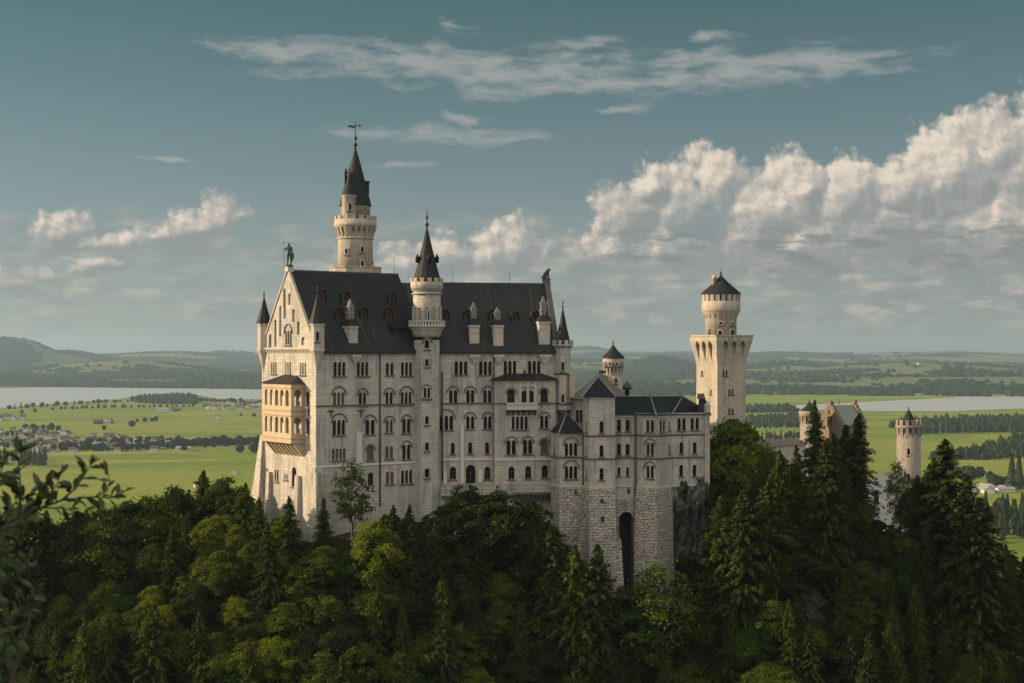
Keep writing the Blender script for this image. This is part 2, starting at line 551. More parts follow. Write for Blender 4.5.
M['lime'] = stone('limestone_ashlar', (0.46, 0.434, 0.386), (0.365, 0.346, 0.31), (0.265, 0.25, 0.222), 1.3, 0.55, 0.024, 0.9, 0.22, 0.12, 1.4)
M['trim'] = stone('limestone_trim', (0.47, 0.435, 0.385), (0.40, 0.365, 0.32), (0.36, 0.33, 0.29), 0.8, 0.6, 0.01, 0.25, 0.15)
M['ochre'] = stone('yellow_sandstone', (0.46, 0.375, 0.27), (0.42, 0.34, 0.245), (0.33, 0.27, 0.19), 0.9, 0.42, 0.014, 0.25, 0.2)
M['keep'] = stone('tower_limestone', (0.43, 0.385, 0.325), (0.36, 0.325, 0.275), (0.30, 0.27, 0.23), 0.9, 0.42, 0.018, 0.65, 0.3, 0.1, 1.6)
M['rough'] = stone('rusticated_limestone', (0.47, 0.44, 0.39), (0.31, 0.29, 0.25), (0.14, 0.13, 0.11), 1.0, 0.5, 0.055, 0.6, 1.0, 0.8, 1.7, True)
M['gate'] = stone('grey_tower_stone', (0.31, 0.275, 0.235), (0.24, 0.21, 0.18), (0.18, 0.16, 0.14), 0.8, 0.4, 0.03, 0.6, 0.4, 0.15, 2.0)
M['sill'] = simple('weathered_sill', (0.105, 0.09, 0.078), 0.9)
M['blind'] = simple('grey_window_blind', (0.075, 0.078, 0.07), 0.6)
M['redpane'] = simple('red_brown_window_board', (0.10, 0.05, 0.03), 0.6)
M['darkband'] = simple('weathered_and_shade_stone', (0.10, 0.088, 0.077), 0.9)  # weathered bands; also painted shade on gallery core and terrace underside
M['brick'] = stone('red_brick', (0.175, 0.132, 0.10), (0.14, 0.105, 0.082), (0.19, 0.165, 0.135), 0.5, 0.2, 0.03, 0.2, 0.1)
M['greystone'] = simple('grey_chimney_stone', (0.19, 0.185, 0.17), 0.9, 0, 0.3, 1.5)
M['pale'] = simple('pale_plaster', (0.50, 0.475, 0.43), 0.9, 0, 0.08, 0.6)
def roof_mat(name, c, seam=0.9, streak=(0.11, 0.11, 0.11), rough=0.5, sk=0.35):
    m, T, b, out = new_mat(name)
    uv = T.n('ShaderNodeUVMap').outputs[0]
    s = T.n('ShaderNodeSeparateXYZ'); T.l(uv, s.inputs[0])
    fr_ = T.m('FRACT', T.m('DIVIDE', s.outputs[0], seam))
    line = T.m('LESS_THAN', fr_, 0.2)
    nz = T.noise(T.mapping(uv, (0.9, 0.05, 1)), 1.2, 5, 0.7)
    nf = T.noise(T.mapping(uv, (2.5, 0.5, 1)), 1.4, 4, 0.6)
    col = T.mix(nf, tuple(x * 0.7 for x in c), tuple(x * 1.35 for x in c))
    col = T.mix(T.m('MULTIPLY', line, 0.4), col, tuple(x * 2.4 for x in c))
    col = T.mix(T.m('MULTIPLY', T.smooth(nz, 0.55, 0.78), sk), col, streak)
    T.l(col, b.inputs['Base Color'])
    b.inputs['Roughness'].default_value = rough; b.inputs['Specular IOR Level'].default_value = .28
    bp = T.n('ShaderNodeBump'); bp.inputs['Strength'].default_value = 0.5; bp.inputs['Distance'].default_value = 0.06
    T.l(line, bp.inputs['Height']); T.l(bp.outputs[0], b.inputs['Normal'])
    return m
M['slate'] = roof_mat('dark_sheet_roof', (0.0125, 0.0132, 0.0148), 0.85, (0.10, 0.10, 0.10), 0.5, 0.75)
M['cone'] = roof_mat('dark_turret_roof', (0.013, 0.0145, 0.015), 0.6, (0.05, 0.052, 0.05), 0.7)
M['lead'] = roof_mat('green_grey_sheet_roof', (0.19, 0.205, 0.18), 0.8, (0.32, 0.33, 0.29), 0.6)
M['brownroof'] = roof_mat('brown_grey_roof', (0.13, 0.115, 0.095), 0.5, (0.17, 0.15, 0.13), 0.8)
M['wood'] = simple('red_brown_wood', (0.085, 0.036, 0.024), 0.7)
M['frame'] = simple('dark_window_wood', (0.075, 0.05, 0.035), 0.6)
M['iron'] = simple('dark_iron', (0.035, 0.033, 0.032), 0.5)
M['bronze'] = simple('green_bronze', (0.045, 0.062, 0.05), 0.55, 0.3)
m, T, b, out = new_mat('window_glass')
tc = T.n('ShaderNodeTexCoord'); oi = T.n('ShaderNodeObjectInfo')
f = T.noise(T.vm('ADD', tc.outputs['Object'], T.comb(T.m('MULTIPLY', oi.outputs['Random'], 50.0), 0.0, 0.0)), 0.9, 2, 0.5)
T.l(T.mix(f, (0.003, 0.003, 0.003), (0.018, 0.016, 0.014)), b.inputs['Base Color'])
b.inputs['Roughness'].default_value = 0.22
b.inputs['Specular IOR Level'].default_value = 0.12
M['glass'] = m
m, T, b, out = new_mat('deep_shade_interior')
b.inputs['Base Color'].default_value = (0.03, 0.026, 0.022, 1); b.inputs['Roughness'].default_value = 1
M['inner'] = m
# ------------------------------------------------------------------ terrain: one sheet from the gorge to the horizon
VZ = -180.0
def vnoise(x, y, seed=0):
    """smooth value noise, vectorised"""
    xi = np.floor(x).astype(np.int64); yi = np.floor(y).astype(np.int64)
    xf = x - xi; yf = y - yi
    def h(a, b):
        n = (a * 374761393 + b * 668265263 + seed * 974634777) & 0x7fffffff
        n = ((n ^ (n >> 13)) * 1274126177) & 0x7fffffff
        return ((n ^ (n >> 16)) & 0xffff) / 65535.0
    u = xf * xf * (3 - 2 * xf); v = yf * yf * (3 - 2 * yf)
    return (h(xi, yi) * (1 - u) + h(xi + 1, yi) * u) * (1 - v) + (h(xi, yi + 1) * (1 - u) + h(xi + 1, yi + 1) * u) * v
def fbm(x, y, seed=0, oct=4):
    s = 0; a = .5
    for k in range(oct):
        s = s + a * vnoise(x * 2 ** k, y * 2 ** k, seed + k * 7); a *= .5
    return s
CX = [-400, -200, -130, -100, -70, -45, -30, -12, 4, 10, 24, 36, 41, 48, 55, 80, 100, 130, 200, 400]
CZ = [-150, -96, -66, -52, -43, -35, -30.5, -29, -31, -38, -43, -42, -31, -30, -33, -38, -50, -68, -110, -160]
YX = [-200, -60, -30, -10, 0, 14, 22, 34, 44, 60, 90, 200]
YC = [246, 246, 247, 252, 256, 256, 250, 250, 252, 256, 262, 270]
def ground_z(x, y):
    x = np.asarray(x, dtype=float); y = np.asarray(y, dtype=float)
    # castle hill
    c = np.interp(x, CX, CZ); yc = np.interp(x, YX, YC)
    d = np.maximum(0, yc - y)
    front = c - 1.15 * np.minimum(d, 26) - 0.55 * np.clip(d - 26, 0, 90)
    back = c - 0.55 * np.maximum(0, y - 352)
    hill = np.where(y < yc, front, np.where(y > 352, back, c))
    hill = hill + (fbm(x / 14, y / 14, 3) - .5) * 4.0
    # gorge floor and the near bank on which the camera stands
    hill = np.maximum(hill, -112 + (fbm(x / 30, y / 30, 9) - .5) * 8 - .2 * np.maximum(0, y - 200))
    bank = -13 - 0.9 * np.maximum(0, np.hypot(x + 6, y - 2) - 7)
    hill = np.maximum(hill, bank)
    # valley floor, then the rolling land beyond the lakes
    start = np.interp(x / np.maximum(y, 1), [-.36, -.05, .05, .36], [8050, 7000, 6300, 6150])
    t = np.clip((y - start) / 9000, 0, 1.4)
    rise = 118 * t ** 0.9
    roll = (fbm(x / 2600 + 3, y / 1500, 21) - .5) * 190 * np.clip((y - start) / 2500, 0, 1) + (fbm(x / 900, y / 700, 31) - .5) * 60 * np.clip((y - start) / 1500, 0, 1)
    far = VZ + rise + roll
    far = np.where(y > start, np.maximum(far, VZ + np.minimum(8, (y - start) * .01)), VZ)
    def hump(px, Y, top, w, l, p=2.0):
        X = (px - 512) / F * Y; zt = (HY - top) / F * Y
        return VZ + (zt - VZ) * np.exp(-(np.abs(x - X) / (w / F * Y)) ** p - ((y - Y) / l) ** 2)
    for a in ((8, 12500, 338, 52, 900, 2.4), (64, 13000, 351.8, 60, 1200), (170, 15500, 352.8, 130, 1500), (235, 17500, 351, 60, 1500), (585, 17500, 347.5, 60, 1500),
              (540, 16500, 352, 70, 1200), (660, 11000, 357.5, 45, 700), (780, 17000, 353, 120, 1200), (960, 17000, 354, 160, 1200), (400, 16000, 352, 200, 1200), (790, 10500, 361, 60, 600),
              (960, 9000, 365, 110, 500), (120, 10000, 361, 110, 600)):
        far = np.maximum(far, hump(*a))
    return np.maximum(hill, far)
def WOOD(x, y):
    return .5 + (fbm(np.asarray(x) / 520 + 7, np.asarray(y) / 330, 41, 5) - .455) * 3 + (fbm(np.asarray(x) / 2200, np.asarray(y) / 1500, 43, 2) - .36) * 1.3 - .30 * np.clip((np.asarray(x) / np.maximum(np.asarray(y), 1) - .06) * 8, 0, 1)
def spaced(a, b, d0, grow, dmax):
    o = [a]; d = d0
    while o[-1] < b:
        o.append(o[-1] + d); d = min(d * grow, dmax)
    return o
gx = np.array(spaced(150, 9500, 4.5, 1.07, 110.0)); gx = np.concatenate([-gx[::-1], np.arange(-144, 145, 4.0), gx])
gy = np.concatenate([np.arange(-60, 60, 6.0), np.arange(60, 360, 3.6), spaced(361, 23000, 5, 1.05, 110.0)])
GX, GY = np.meshgrid(gx, gy)
GZ = ground_z(GX, GY)
nx_, ny_ = len(gx), len(gy)
me = bpy.data.meshes.new('ground')
idx = np.arange(nx_ * ny_).reshape(ny_, nx_)
fc = np.stack([idx[:-1, :-1], idx[:-1, 1:], idx[1:, 1:], idx[1:, :-1]], -1).reshape(-1, 4)
def fill_mesh(me, V, Q):
    k = Q.shape[1]
    me.vertices.add(len(V)); me.vertices.foreach_set('co', np.asarray(V, dtype=np.float32).ravel())
    me.loops.add(Q.size); me.loops.foreach_set('vertex_index', Q.astype(np.int32).ravel())
    me.polygons.add(len(Q)); me.polygons.foreach_set('loop_start', np.arange(0, Q.size, k, dtype=np.int32))
    me.update(calc_edges=True)
fill_mesh(me, np.stack([GX, GY, GZ], -1).reshape(-1, 3), fc)
me.polygons.foreach_set('use_smooth', np.ones(len(me.polygons), dtype=bool))
at = me.attributes.new('wood', 'FLOAT', 'POINT'); at.data.foreach_set('value', WOOD(GX, GY).ravel().astype(np.float32))
ground = bpy.data.objects.new('ground', me); COL.objects.link(ground); tag(ground, kind='structure')
m, T, b, out = new_mat('meadows_and_forest_floor')
geo = T.n('ShaderNodeNewGeometry').outputs['Position']
sp = T.n('ShaderNodeSeparateXYZ'); T.l(geo, sp.inputs[0])
warp = T.n('ShaderNodeTexNoise'); T.l(geo, warp.inputs['Vector']); warp.inputs['Scale'].default_value = .004; warp.inputs['Detail'].default_value = 2
gp = T.vm('ADD', geo, T.vm('MULTIPLY', T.vm('SUBTRACT', warp.outputs['Color'], (.5, .5, .5)), (160, 160, 0)))
vo = T.n('ShaderNodeTexVoronoi', voronoi_dimensions='2D', feature='F1'); T.l(T.mapping(gp, (1 / 340, 1 / 150, 1)), vo.inputs['Vector']); vo.inputs['Scale'].default_value = 1
vs_ = T.n('ShaderNodeSeparateColor'); T.l(vo.outputs['Color'], vs_.inputs[0])
field = T.mix(1.0, T.ramp(vs_.outputs[0], [(0, (.095, .135, .018)), (.3, (.14, .18, .024)), (.55, (.19, .20, .036)), (.75, (.115, .155, .022)), (.9, (.215, .20, .06)), (1, (.105, .14, .02))]), (1.10, 1.20, 1.0), 'MULTIPLY')
mow = T.noise(T.mapping(geo, (1 / 60, 1 / 260, 1)), 1.0, 4, .6)
field = T.mix(T.m('MULTIPLY', mow, .5), field, (.18, .205, .035))
rowA = T.noise(T.mapping(geo, (1 / 9, 1 / 420, 0)), 1.0, 3, .6); rowB = T.noise(T.mapping(geo, (1 / 420, 1 / 11, 0)), 1.0, 3, .6)
rows = T.mix(T.m('GREATER_THAN', vs_.outputs[1], .5), T.comb(rowA, rowA, rowA), T.comb(rowB, rowB, rowB))
field = T.mix(T.smooth(rows, .35, .7), T.mix(1.0, field, (.82, .86, .8), 'MULTIPLY'), T.mix(1.0, field, (1.2, 1.13, 1.1), 'MULTIPLY'))
pt_ = T.noise(geo, .0022, 5, .6)
field = T.mix(T.m('MULTIPLY', T.smooth(pt_, .5, .7), .4), field, (.09, .125, .028))
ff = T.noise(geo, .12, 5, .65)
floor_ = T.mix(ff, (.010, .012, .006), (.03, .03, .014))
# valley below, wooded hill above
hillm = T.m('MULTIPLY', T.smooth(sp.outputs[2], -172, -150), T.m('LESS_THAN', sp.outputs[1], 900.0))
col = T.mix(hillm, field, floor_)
# beyond the lakes: woods and clearings
wat = T.n('ShaderNodeAttribute'); wat.attribute_name = 'wood'
wmask = T.m('MULTIPLY', T.smooth(wat.outputs['Fac'], .48, .54), T.smooth(sp.outputs[1], 6300, 7000))
col = T.mix(wmask, col, (.022, .034, .014))
farf = T.m('MULTIPLY', T.smooth(sp.outputs[1], 6200, 7500), T.m('SUBTRACT', 1.0, wmask))
col = T.mix(T.m('MULTIPLY', farf, .75), col, (.095, .102, .058))
T.l(col, b.inputs['Base Color']); b.inputs['Roughness'].default_value = .95; b.inputs['Specular IOR Level'].default_value = .1
bp = T.n('ShaderNodeBump'); bp.inputs['Strength'].default_value = .6; bp.inputs['Distance'].default_value = 1.2
T.l(T.noise(geo, .35, 4, .7), bp.inputs['Height']); T.l(bp.outputs[0], b.inputs['Normal'])
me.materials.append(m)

# ------------------------------------------------------------------ lakes
def G(px, py):
    """point of the valley floor seen at (px,py)"""
    Y = VZ * F / (HY - py)
    return Vector((X_(px, Y), Y, VZ))
m, T, b, out = new_mat('lake_water')
geo = T.n('ShaderNodeNewGeometry').outputs['Position']
b.inputs['Base Color'].default_value = (.38, .40, .40, 1); b.inputs['Roughness'].default_value = .3; b.inputs['IOR'].default_value = 1.33  # milky water, base colour paled further to carry the sky's reflection
bp = T.n('ShaderNodeBump'); bp.inputs['Strength'].default_value = .12; bp.inputs['Distance'].default_value = .3
T.l(T.noise(T.mapping(geo, (.05, .012, .05)), 1.0, 4, .6), bp.inputs['Height']); T.l(bp.outputs[0], b.inputs['Normal'])
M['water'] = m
def lake(name, pts):
    V = [G(*p) for p in pts]
    # subdivide the outline and make the shore uneven
    O = []
    for k in range(len(V)):
        a, c = V[k], V[(k + 1) % len(V)]
        n = 8
        for j in range(n):
            q = a.lerp(c, j / n)
            s_ = 26 * (vnoise(np.array([q.x / 90 + k]), np.array([q.y / 200.0]), 5)[0] - .5)
            O.append((q.x, q.y + s_, VZ + .6))
    tris = tessellate_polygon([[Vector((x, y, 0)) for x, y, z in O]])
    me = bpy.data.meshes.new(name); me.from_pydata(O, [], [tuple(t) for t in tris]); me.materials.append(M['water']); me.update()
    if len(me.polygons) and me.polygons[0].normal.z < 0: me.flip_normals()
    o = bpy.data.objects.new(name, me); COL.objects.link(o); tag(o, kind='structure')
    return o
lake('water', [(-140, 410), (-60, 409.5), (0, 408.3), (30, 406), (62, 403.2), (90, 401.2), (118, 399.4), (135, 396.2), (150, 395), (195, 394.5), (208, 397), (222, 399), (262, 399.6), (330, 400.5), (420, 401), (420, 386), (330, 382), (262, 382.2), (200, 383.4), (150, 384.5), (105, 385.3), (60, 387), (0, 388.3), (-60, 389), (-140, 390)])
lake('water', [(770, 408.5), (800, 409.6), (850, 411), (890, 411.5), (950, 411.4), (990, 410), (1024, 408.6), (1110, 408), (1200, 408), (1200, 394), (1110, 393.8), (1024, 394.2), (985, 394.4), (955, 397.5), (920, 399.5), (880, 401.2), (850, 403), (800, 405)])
# ------------------------------------------------------------------ windows: kind -> lights, width, gap, height, shape, hood
WT = {
    'T3': (3, .62, .20, 2.35, 'arch', None), 'T3h': (3, .60, .18, 2.2, 'arch', 1.42), 'T3b': (3, .66, .2, 2.5, 'arch', 1.55),
    'P2': (2, .66, .24, 2.1, 'arch', None), 'P2h': (2, .62, .20, 2.2, 'arch', 1.12), 'P2w': (2, .80, .24, 2.5, 'arch', 1.3),
    'S1': (1, .72, 0, 2.0, 'arch', None), 'S1n': (1, .5, 0, 1.5, 'arch', None), 'A1': (1, 1.35, 0, 2.5, 'arch', 1.0), 'A1s': (1, 1.1, 0, 2.2, 'arch', None),
    'D1': (1, 1.7, 0, 3.4, 'arch', None), 'F4': (4, .55, .15, 1.9, 'rect', None), 'Q4': (4, .55, .22, 2.3, 'arch', None),
    'G3': (3, .50, .30, 2.0, 'rect', None), 'R1': (1, .55, 0, .9, 'rect', None), 'R2': (2, .5, .25, 1.0, 'rect', None), 'L1': (1, .6, 0, 1.75, 'rect', None),
    'P2b': (2, .75, .18, 2.5, 'arch', 1.15),
}
_wm = {}
def win_meshes(t):
    if t in _wm: return _wm[t]
    n, w, g, h, sh, hood = WT[t]
    W = n * w + (n - 1) * g
    f = Fr((0, 0), (1, 0))
    a = MB(); a.m = 2
    a.box(f, -W / 2 - .2, W / 2 + .2, -.2, .12, -.24, -.02)              # sill
    if hood:
        zc = h - w / 2
        ro = hood
        a.archband(f, 0, zc, ro - .2, ro, -.17, .1, 10)
        a.box(f, -ro - .05, -ro + .22, -.11, .1, zc - .16, zc)
        a.box(f, ro - .22, ro + .05, -.11, .1, zc - .16, zc)
    a.m = 0
    for k in range(n - 1):                                                     # little columns
        uc = -W / 2 + w + g / 2 + k * (w + g)
        a.box(f, uc - g / 2 - .05, uc + g / 2 + .05, -.05, .1, h - w / 2 - .16, h - w / 2 + .02)
        a.box(f, uc - g / 2 - .05, uc + g / 2 + .05, -.05, .1, 0.0, .14)
    a.m = 1
    for k in range(n):
        uc = -W / 2 + w / 2 + k * (w + g)
        top = h - (w / 2 if sh == 'arch' else 0)
        a.box(f, uc - w / 2, uc - w / 2 + .06, .22, .28, 0, top); a.box(f, uc + w / 2 - .06, uc + w / 2, .22, .28, 0, top)
        a.box(f, uc - w / 2 + .06, uc + w / 2 - .06, .22, .28, h * .60, h * .60 + .06)
        if w > 1: a.box(f, uc - .04, uc + .04, .22, .28, 0, h * .6)
    o = a.build('window', [M['trim'], M['frame'], M['sill']]); me = o.data; bpy.data.objects.remove(o)
    p = MB()
    p.box(f, -W / 2 - .05, W / 2 + .05, .30, .36, -.03, h + .03)
    o = p.build('pane', M['glass']); pm = o.data; bpy.data.objects.remove(o)
    _wm[t] = (me, pm)
    return _wm[t]
_alt = {}
def put_window(root, fr, u, z0, t, v=0.0, label=None, pane=None):
    me, pm = win_meshes(t)
    if pane:
        if (t, pane) not in _alt:
            q = pm.copy(); q.materials.clear(); q.materials.append(M[pane]); _alt[(t, pane)] = q
        pm = _alt[(t, pane)]
    o = bpy.data.objects.new('window', me); COL.objects.link(o); o.parent = root
    o.location = fr.p(u, v, z0) - Vector(root.location); o.rotation_euler = (0, 0, fr.rot)
    g = bpy.data.objects.new('pane', pm); COL.objects.link(g); g.parent = o
    if label: o['label'] = label
    n, w, gp, h, sh, hood = WT[t]
    W = n * w + (n - 1) * gp
    H = []
    for k in range(n):
        uc = u - W / 2 + w / 2 + k * (w + gp)
        H.append(arch(uc, z0, w, h, n=4) if sh == 'arch' else rect(uc, z0, w, h))
    return H
def wins(root, fr, L, v=0.0):
    """windows by photo column and row of their centre; returns the holes"""
    H = []
    for (px, py, t, *pn) in L:
        u, z = fr.uz(px, py, v)
        H += put_window(root, fr, u, z - WT[t][3] / 2, t, v, None, pn[0] if pn else None)
    return H
def finial(mb, x, y, z, h, r=0.14):
    mb.lathe(x, y, [(r * .6, z - .3), (r * .7, z + h * .15), (r * 1.7, z + h * .22), (r * 1.7, z + h * .27), (r * .6, z + h * .34), (r * .5, z + h * .5),
                    (r * 1.35, z + h * .57), (r * 1.35, z + h * .63), (r * .45, z + h * .7), (r * .25, z + h)], 8)
def tower_window(root, cx, cy, r, az, z0, w=.6, h=1.3, mat='glass'):
    """small arched window with a stone frame on a round tower; az measured from the camera side, positive to the right"""
    a = math.atan2(-cy, -cx) + az
    ux, uy = -math.sin(a), math.cos(a)
    O = (cx + r * math.cos(a), cy + r * math.sin(a))
    fr = Fr(O, (O[0] + ux, O[1] + uy))
    mb = MB()
    g = .13
    e = w / 2 + g
    mb.wall(fr, [(-e, z0 - g), (e, z0 - g), (e, z0 + h + g), (-e, z0 + h + g)], [arch(0, z0, w, h, n=4)], v0=-.26, depth=.2)
    mb.m = 1; mb.box(fr, -e - .12, e + .12, -.36, .1, z0 - g - .2, z0 - g); mb.m = 0
    for sg in (-1, 1):
        mb.box(fr, min(sg * e, sg * (e - .03)), max(sg * e, sg * (e - .03)), -.255, .15, z0 - g, z0 + h + g)
    mb.box(fr, -e, e, -.255, .15, z0 + h + g, z0 + h + g + .03)
    o = mb.build('window', [M['lime'], M['sill']], root)
    pb = MB(); pb.box(fr, -w / 2 - .02, w / 2 + .02, -.1, .1, z0 - .05, z0 + h + .05)
    pb.build('pane', M[mat], o)

# ================================================================== the palace
PO = (-32.67, 250.0)
fW = Fr(PO, (-32.67 + .811 * 10, 250 + .585 * 10))
LW = 22.1; DW = 20.0
cE = fW.p(LW, 0, 0)
fE = Fr((cE.x, cE.y), (8.2, 267.05))
LE = fE.L; DE = 18.0
B = fW.p(0, DW, 0)
fG = Fr((B.x, B.y), PO)                 # gable end, seen from outside
zEav = 0.7; zRW = 14.2; zRE = 12.7; zB = -40.0
palace = thing('palace', 'long pale limestone palace with steep dark roofs, sunlit west gable and rows of arched windows', 'castle building', (-20, 262, -30))
holesW = wins(palace, fW, [
    (339.6, 369, 'T3'), (362.7, 369, 'T3'), (389.8, 369, 'P2'), (406.7, 369, 'T3'),
    (338.8, 399, 'T3h', 'blind'), (362.6, 399, 'P2h'), (389.2, 398.5, 'P2h'), (406.3, 398.5, 'T3h'),
    (339, 427.5, 'T3b'), (370.2, 427, 'P2w'), (389.3, 426.5, 'P2h', 'redpane'), (406.5, 426, 'P2b'),
    (338.8, 454.5, 'F4', 'blind'), (370.2, 453, 'A1', 'blind'), (389.3, 452.5, 'P2', 'blind'), (406.5, 452, 'P2b'),
    (370.7, 479, 'A1s'), (389.8, 478, 'P2', 'redpane'), (406.8, 477, 'T3')])
holesE = wins(palace, fE, [
    (461, 368, 'T3'), (485.4, 368, 'T3'), (510, 367.5, 'T3'), (534.3, 367.5, 'T3'),
    (453.2, 396.5, 'P2h'), (470.3, 396.5, 'P2h'), (487.4, 396.5, 'P2h'),
    (446.4, 423, 'T3b'), (470.3, 422.5, 'P2h'), (487.6, 422.5, 'P2h'),
    (452.8, 448.5, 'S1'), (470.2, 448, 'S1'), (487.2, 448, 'S1'),
    (453, 473, 'A1s'), (470.7, 474.5, 'D1'), (487.5, 473, 'A1s')])
# the two blocks: faces with openings in front, plain faces elsewhere
mb = MB()
mb.wall(fW, [(0, zB), (LW, zB), (LW, zEav), (0, zEav)], holesW, 0, .34)
fWb = Fr(tuple(fW.p(LW, DW, 0).xy), tuple(fW.p(0, DW, 0).xy))
mb.wall(fWb, [(0, zB), (LW, zB), (LW, zEav), (0, zEav)])
fWr = Fr(tuple(fW.p(LW, 0, 0).xy), tuple(fW.p(LW, DW, 0).xy))
mb.wall(fWr, [(0, zB), (DW, zB), (DW, zEav), (DW / 2, zRW - .3), (0, zEav)])
mb.wall(fE, [(0, zB), (LE, zB), (LE, zEav), (0, zEav)], holesE, 0, .34)
fEr = Fr(tuple(fE.p(LE, 0, 0).xy), tuple(fE.p(LE, DE, 0).xy))
mb.wall(fEr, [(0, zB), (DE, zB), (DE, zEav), (DE / 2, zRE - .2), (0, zEav)])
fEb = Fr(tuple(fE.p(LE, DE, 0).xy), tuple(fE.p(-6, DE, 0).xy))
mb.wall(fEb, [(0, zB), (fEb.L, zB), (fEb.L, zEav), (0, zEav)])
mb.build('wall', M['lime'], palace)
# gable wall
def gz(px, py): return fG.uz(px, py)
gh = []
lanc = [(284.6, 303.5, .55, 5.2), (289.3, 299, .5, 2.0), (280.2, 321, .5, 5.4), (293.5, 315.5, .6, 2.2), (275.4, 333, .5, 4.8), (298.4, 328, .6, 2.3), (270.3, 341.5, .6, 2.6), (303.2, 341, .9, 1.4), (287, 299, .0, 0)]
for (px, py, w, h) in lanc[:-1]:
    u, z = gz(px, py)
    gh.append(arch(u, z - h / 2, w * 1.6, h, n=4))
holesG = []
for (px, py, t) in [(273.8, 368, 'G3'), (288, 368, 'G3'), (303, 369, 'G3'), (288.4, 338, 'T3b')]:
    u, z = gz(px, py)
    holesG += put_window(palace, fG, u, z - WT[t][3] / 2, t)
for (px, py, t) in [(266, 474, 'P2'), (276.5, 475.5, 'P2'), (286, 477, 'R2'), (294, 477, 'D1')]:
    u, z = gz(px, py)
    holesG += put_window(palace, fG, u, z - WT[t][3] / 2, t)
for (px, py, t) in [(307.5, 398, 'A1s'), (307.5, 425, 'A1s')]:
    u, z = gz(px, py)
    holesG += put_window(palace, fG, u, z - WT[t][3] / 2, t)
mb = MB()
mb.wall(fG, [(0, zB), (DW, zB), (DW, zEav), (DW / 2, zRW + .02), (0, zEav)], gh + holesG, 0, .34)
for L in gh:                                                    # backs of the blind lancets
    us = [q[0] for q in L]; zs = [q[1] for q in L]
    mb.box(fG, min(us) - .02, max(us) + .02, .32, .4, min(zs) - .02, max(zs) + .02)
# tall blind arch in the gable head
u, z = gz(287, 310)
mb.archband(fG, u, z + 3.6, 1.35, 1.55, -.07, .1, 10); mb.box(fG, u - 1.55, u - 1.35, -.07, .1, z + .4, z + 3.6); mb.box(fG, u + 1.35, u + 1.55, -.07, .1, z + 2.4, z + 3.6)
mb.build('gable_wall', M['lime'], palace)
# coping along the rake
mb = MB()
for (ua, za, ub, zb) in ((-.45, zEav - .5, DW / 2, zRW + .08), (DW / 2, zRW + .08, DW + .45, zEav - .5)):
    q = []
    for (zz0, zz1) in ((0, 0), (.55, .55)):
        for v in (-.28, .55):
            pass
    lo = [fG.p(ua, -.2, za), fG.p(ub, -.2, zb), fG.p(ub, .3, zb), fG.p(ua, .3, za)]
    hi = [p + Vector((0, 0, .42)) for p in lo]
    mb.hexa(lo + hi)
mb.bevbox(fG, DW / 2 - .55, DW / 2 + .55, -.4, .8, zRW - .2, zRW + .72, .1, .1)
mb.build('gable_coping', M['trim'], palace)
# cornice at the foot of the gable and along the eaves: corbel table
mb = MB()
def corbel_table(fr, u0, u1, v, ztop, step=.72):
    mb.box(fr, u0, u1, v - .30, v + .12, ztop - .32, ztop)
    n = int((u1 - u0) / step)
    for k in range(n):
        uc = u0 + (k + .5) * (u1 - u0) / n
        mb.hexa([fr.p(uc - .13, v - .06, ztop - 1.0), fr.p(uc + .13, v - .06, ztop - 1.0), fr.p(uc + .13, v + .05, ztop - 1.0), fr.p(uc - .13, v + .05, ztop - 1.0),
                 fr.p(uc - .2, v - .27, ztop - .322), fr.p(uc + .2, v - .27, ztop - .322), fr.p(uc + .2, v + .05, ztop - .322), fr.p(uc - .2, v + .05, ztop - .322)])
corbel_table(fW, .2, LW - 2, 0, zEav - .1)
corbel_table(fE, 2, LE - .2, 0, zEav - .1)
corbel_table(fG, .3, DW - .3, 0, zEav + .25)
mb.build('cornice', M['trim'], palace)
# string courses
mb = MB()
def zline(fr, px, py): return fr.uz(px, py)[1]
z1 = zline(fW, 330, 405.8); mb.box(fW, -.05, LW - 2.2, -.13, .1, z1 - .18, z1 + .12)
mb.build('string_course', M['darkband'], palace); mb = MB()
z1 = zline(fE, 470, 403.2); mb.box(fE, 2.2, LE, -.12, .1, z1 - .18, z1 + .12)
mb.build('string_course', M['darkband'], palace)
mb = MB()
z2 = zline(fW, 330, 466); mb.bevbox(fW, -.1, LW - 2.2, -.16, .1, z2 - .22, z2 + .12, 0, .05)
mb.build('plinth_moulding', M['pale'], palace); mb = MB()
z2 = zline(fE, 470, 459); mb.bevbox(fE, 2.2, LE, -.16, .1, z2 - .22, z2 + .12, 0, .05)
mb.build('plinth_moulding', M['pale'], palace)
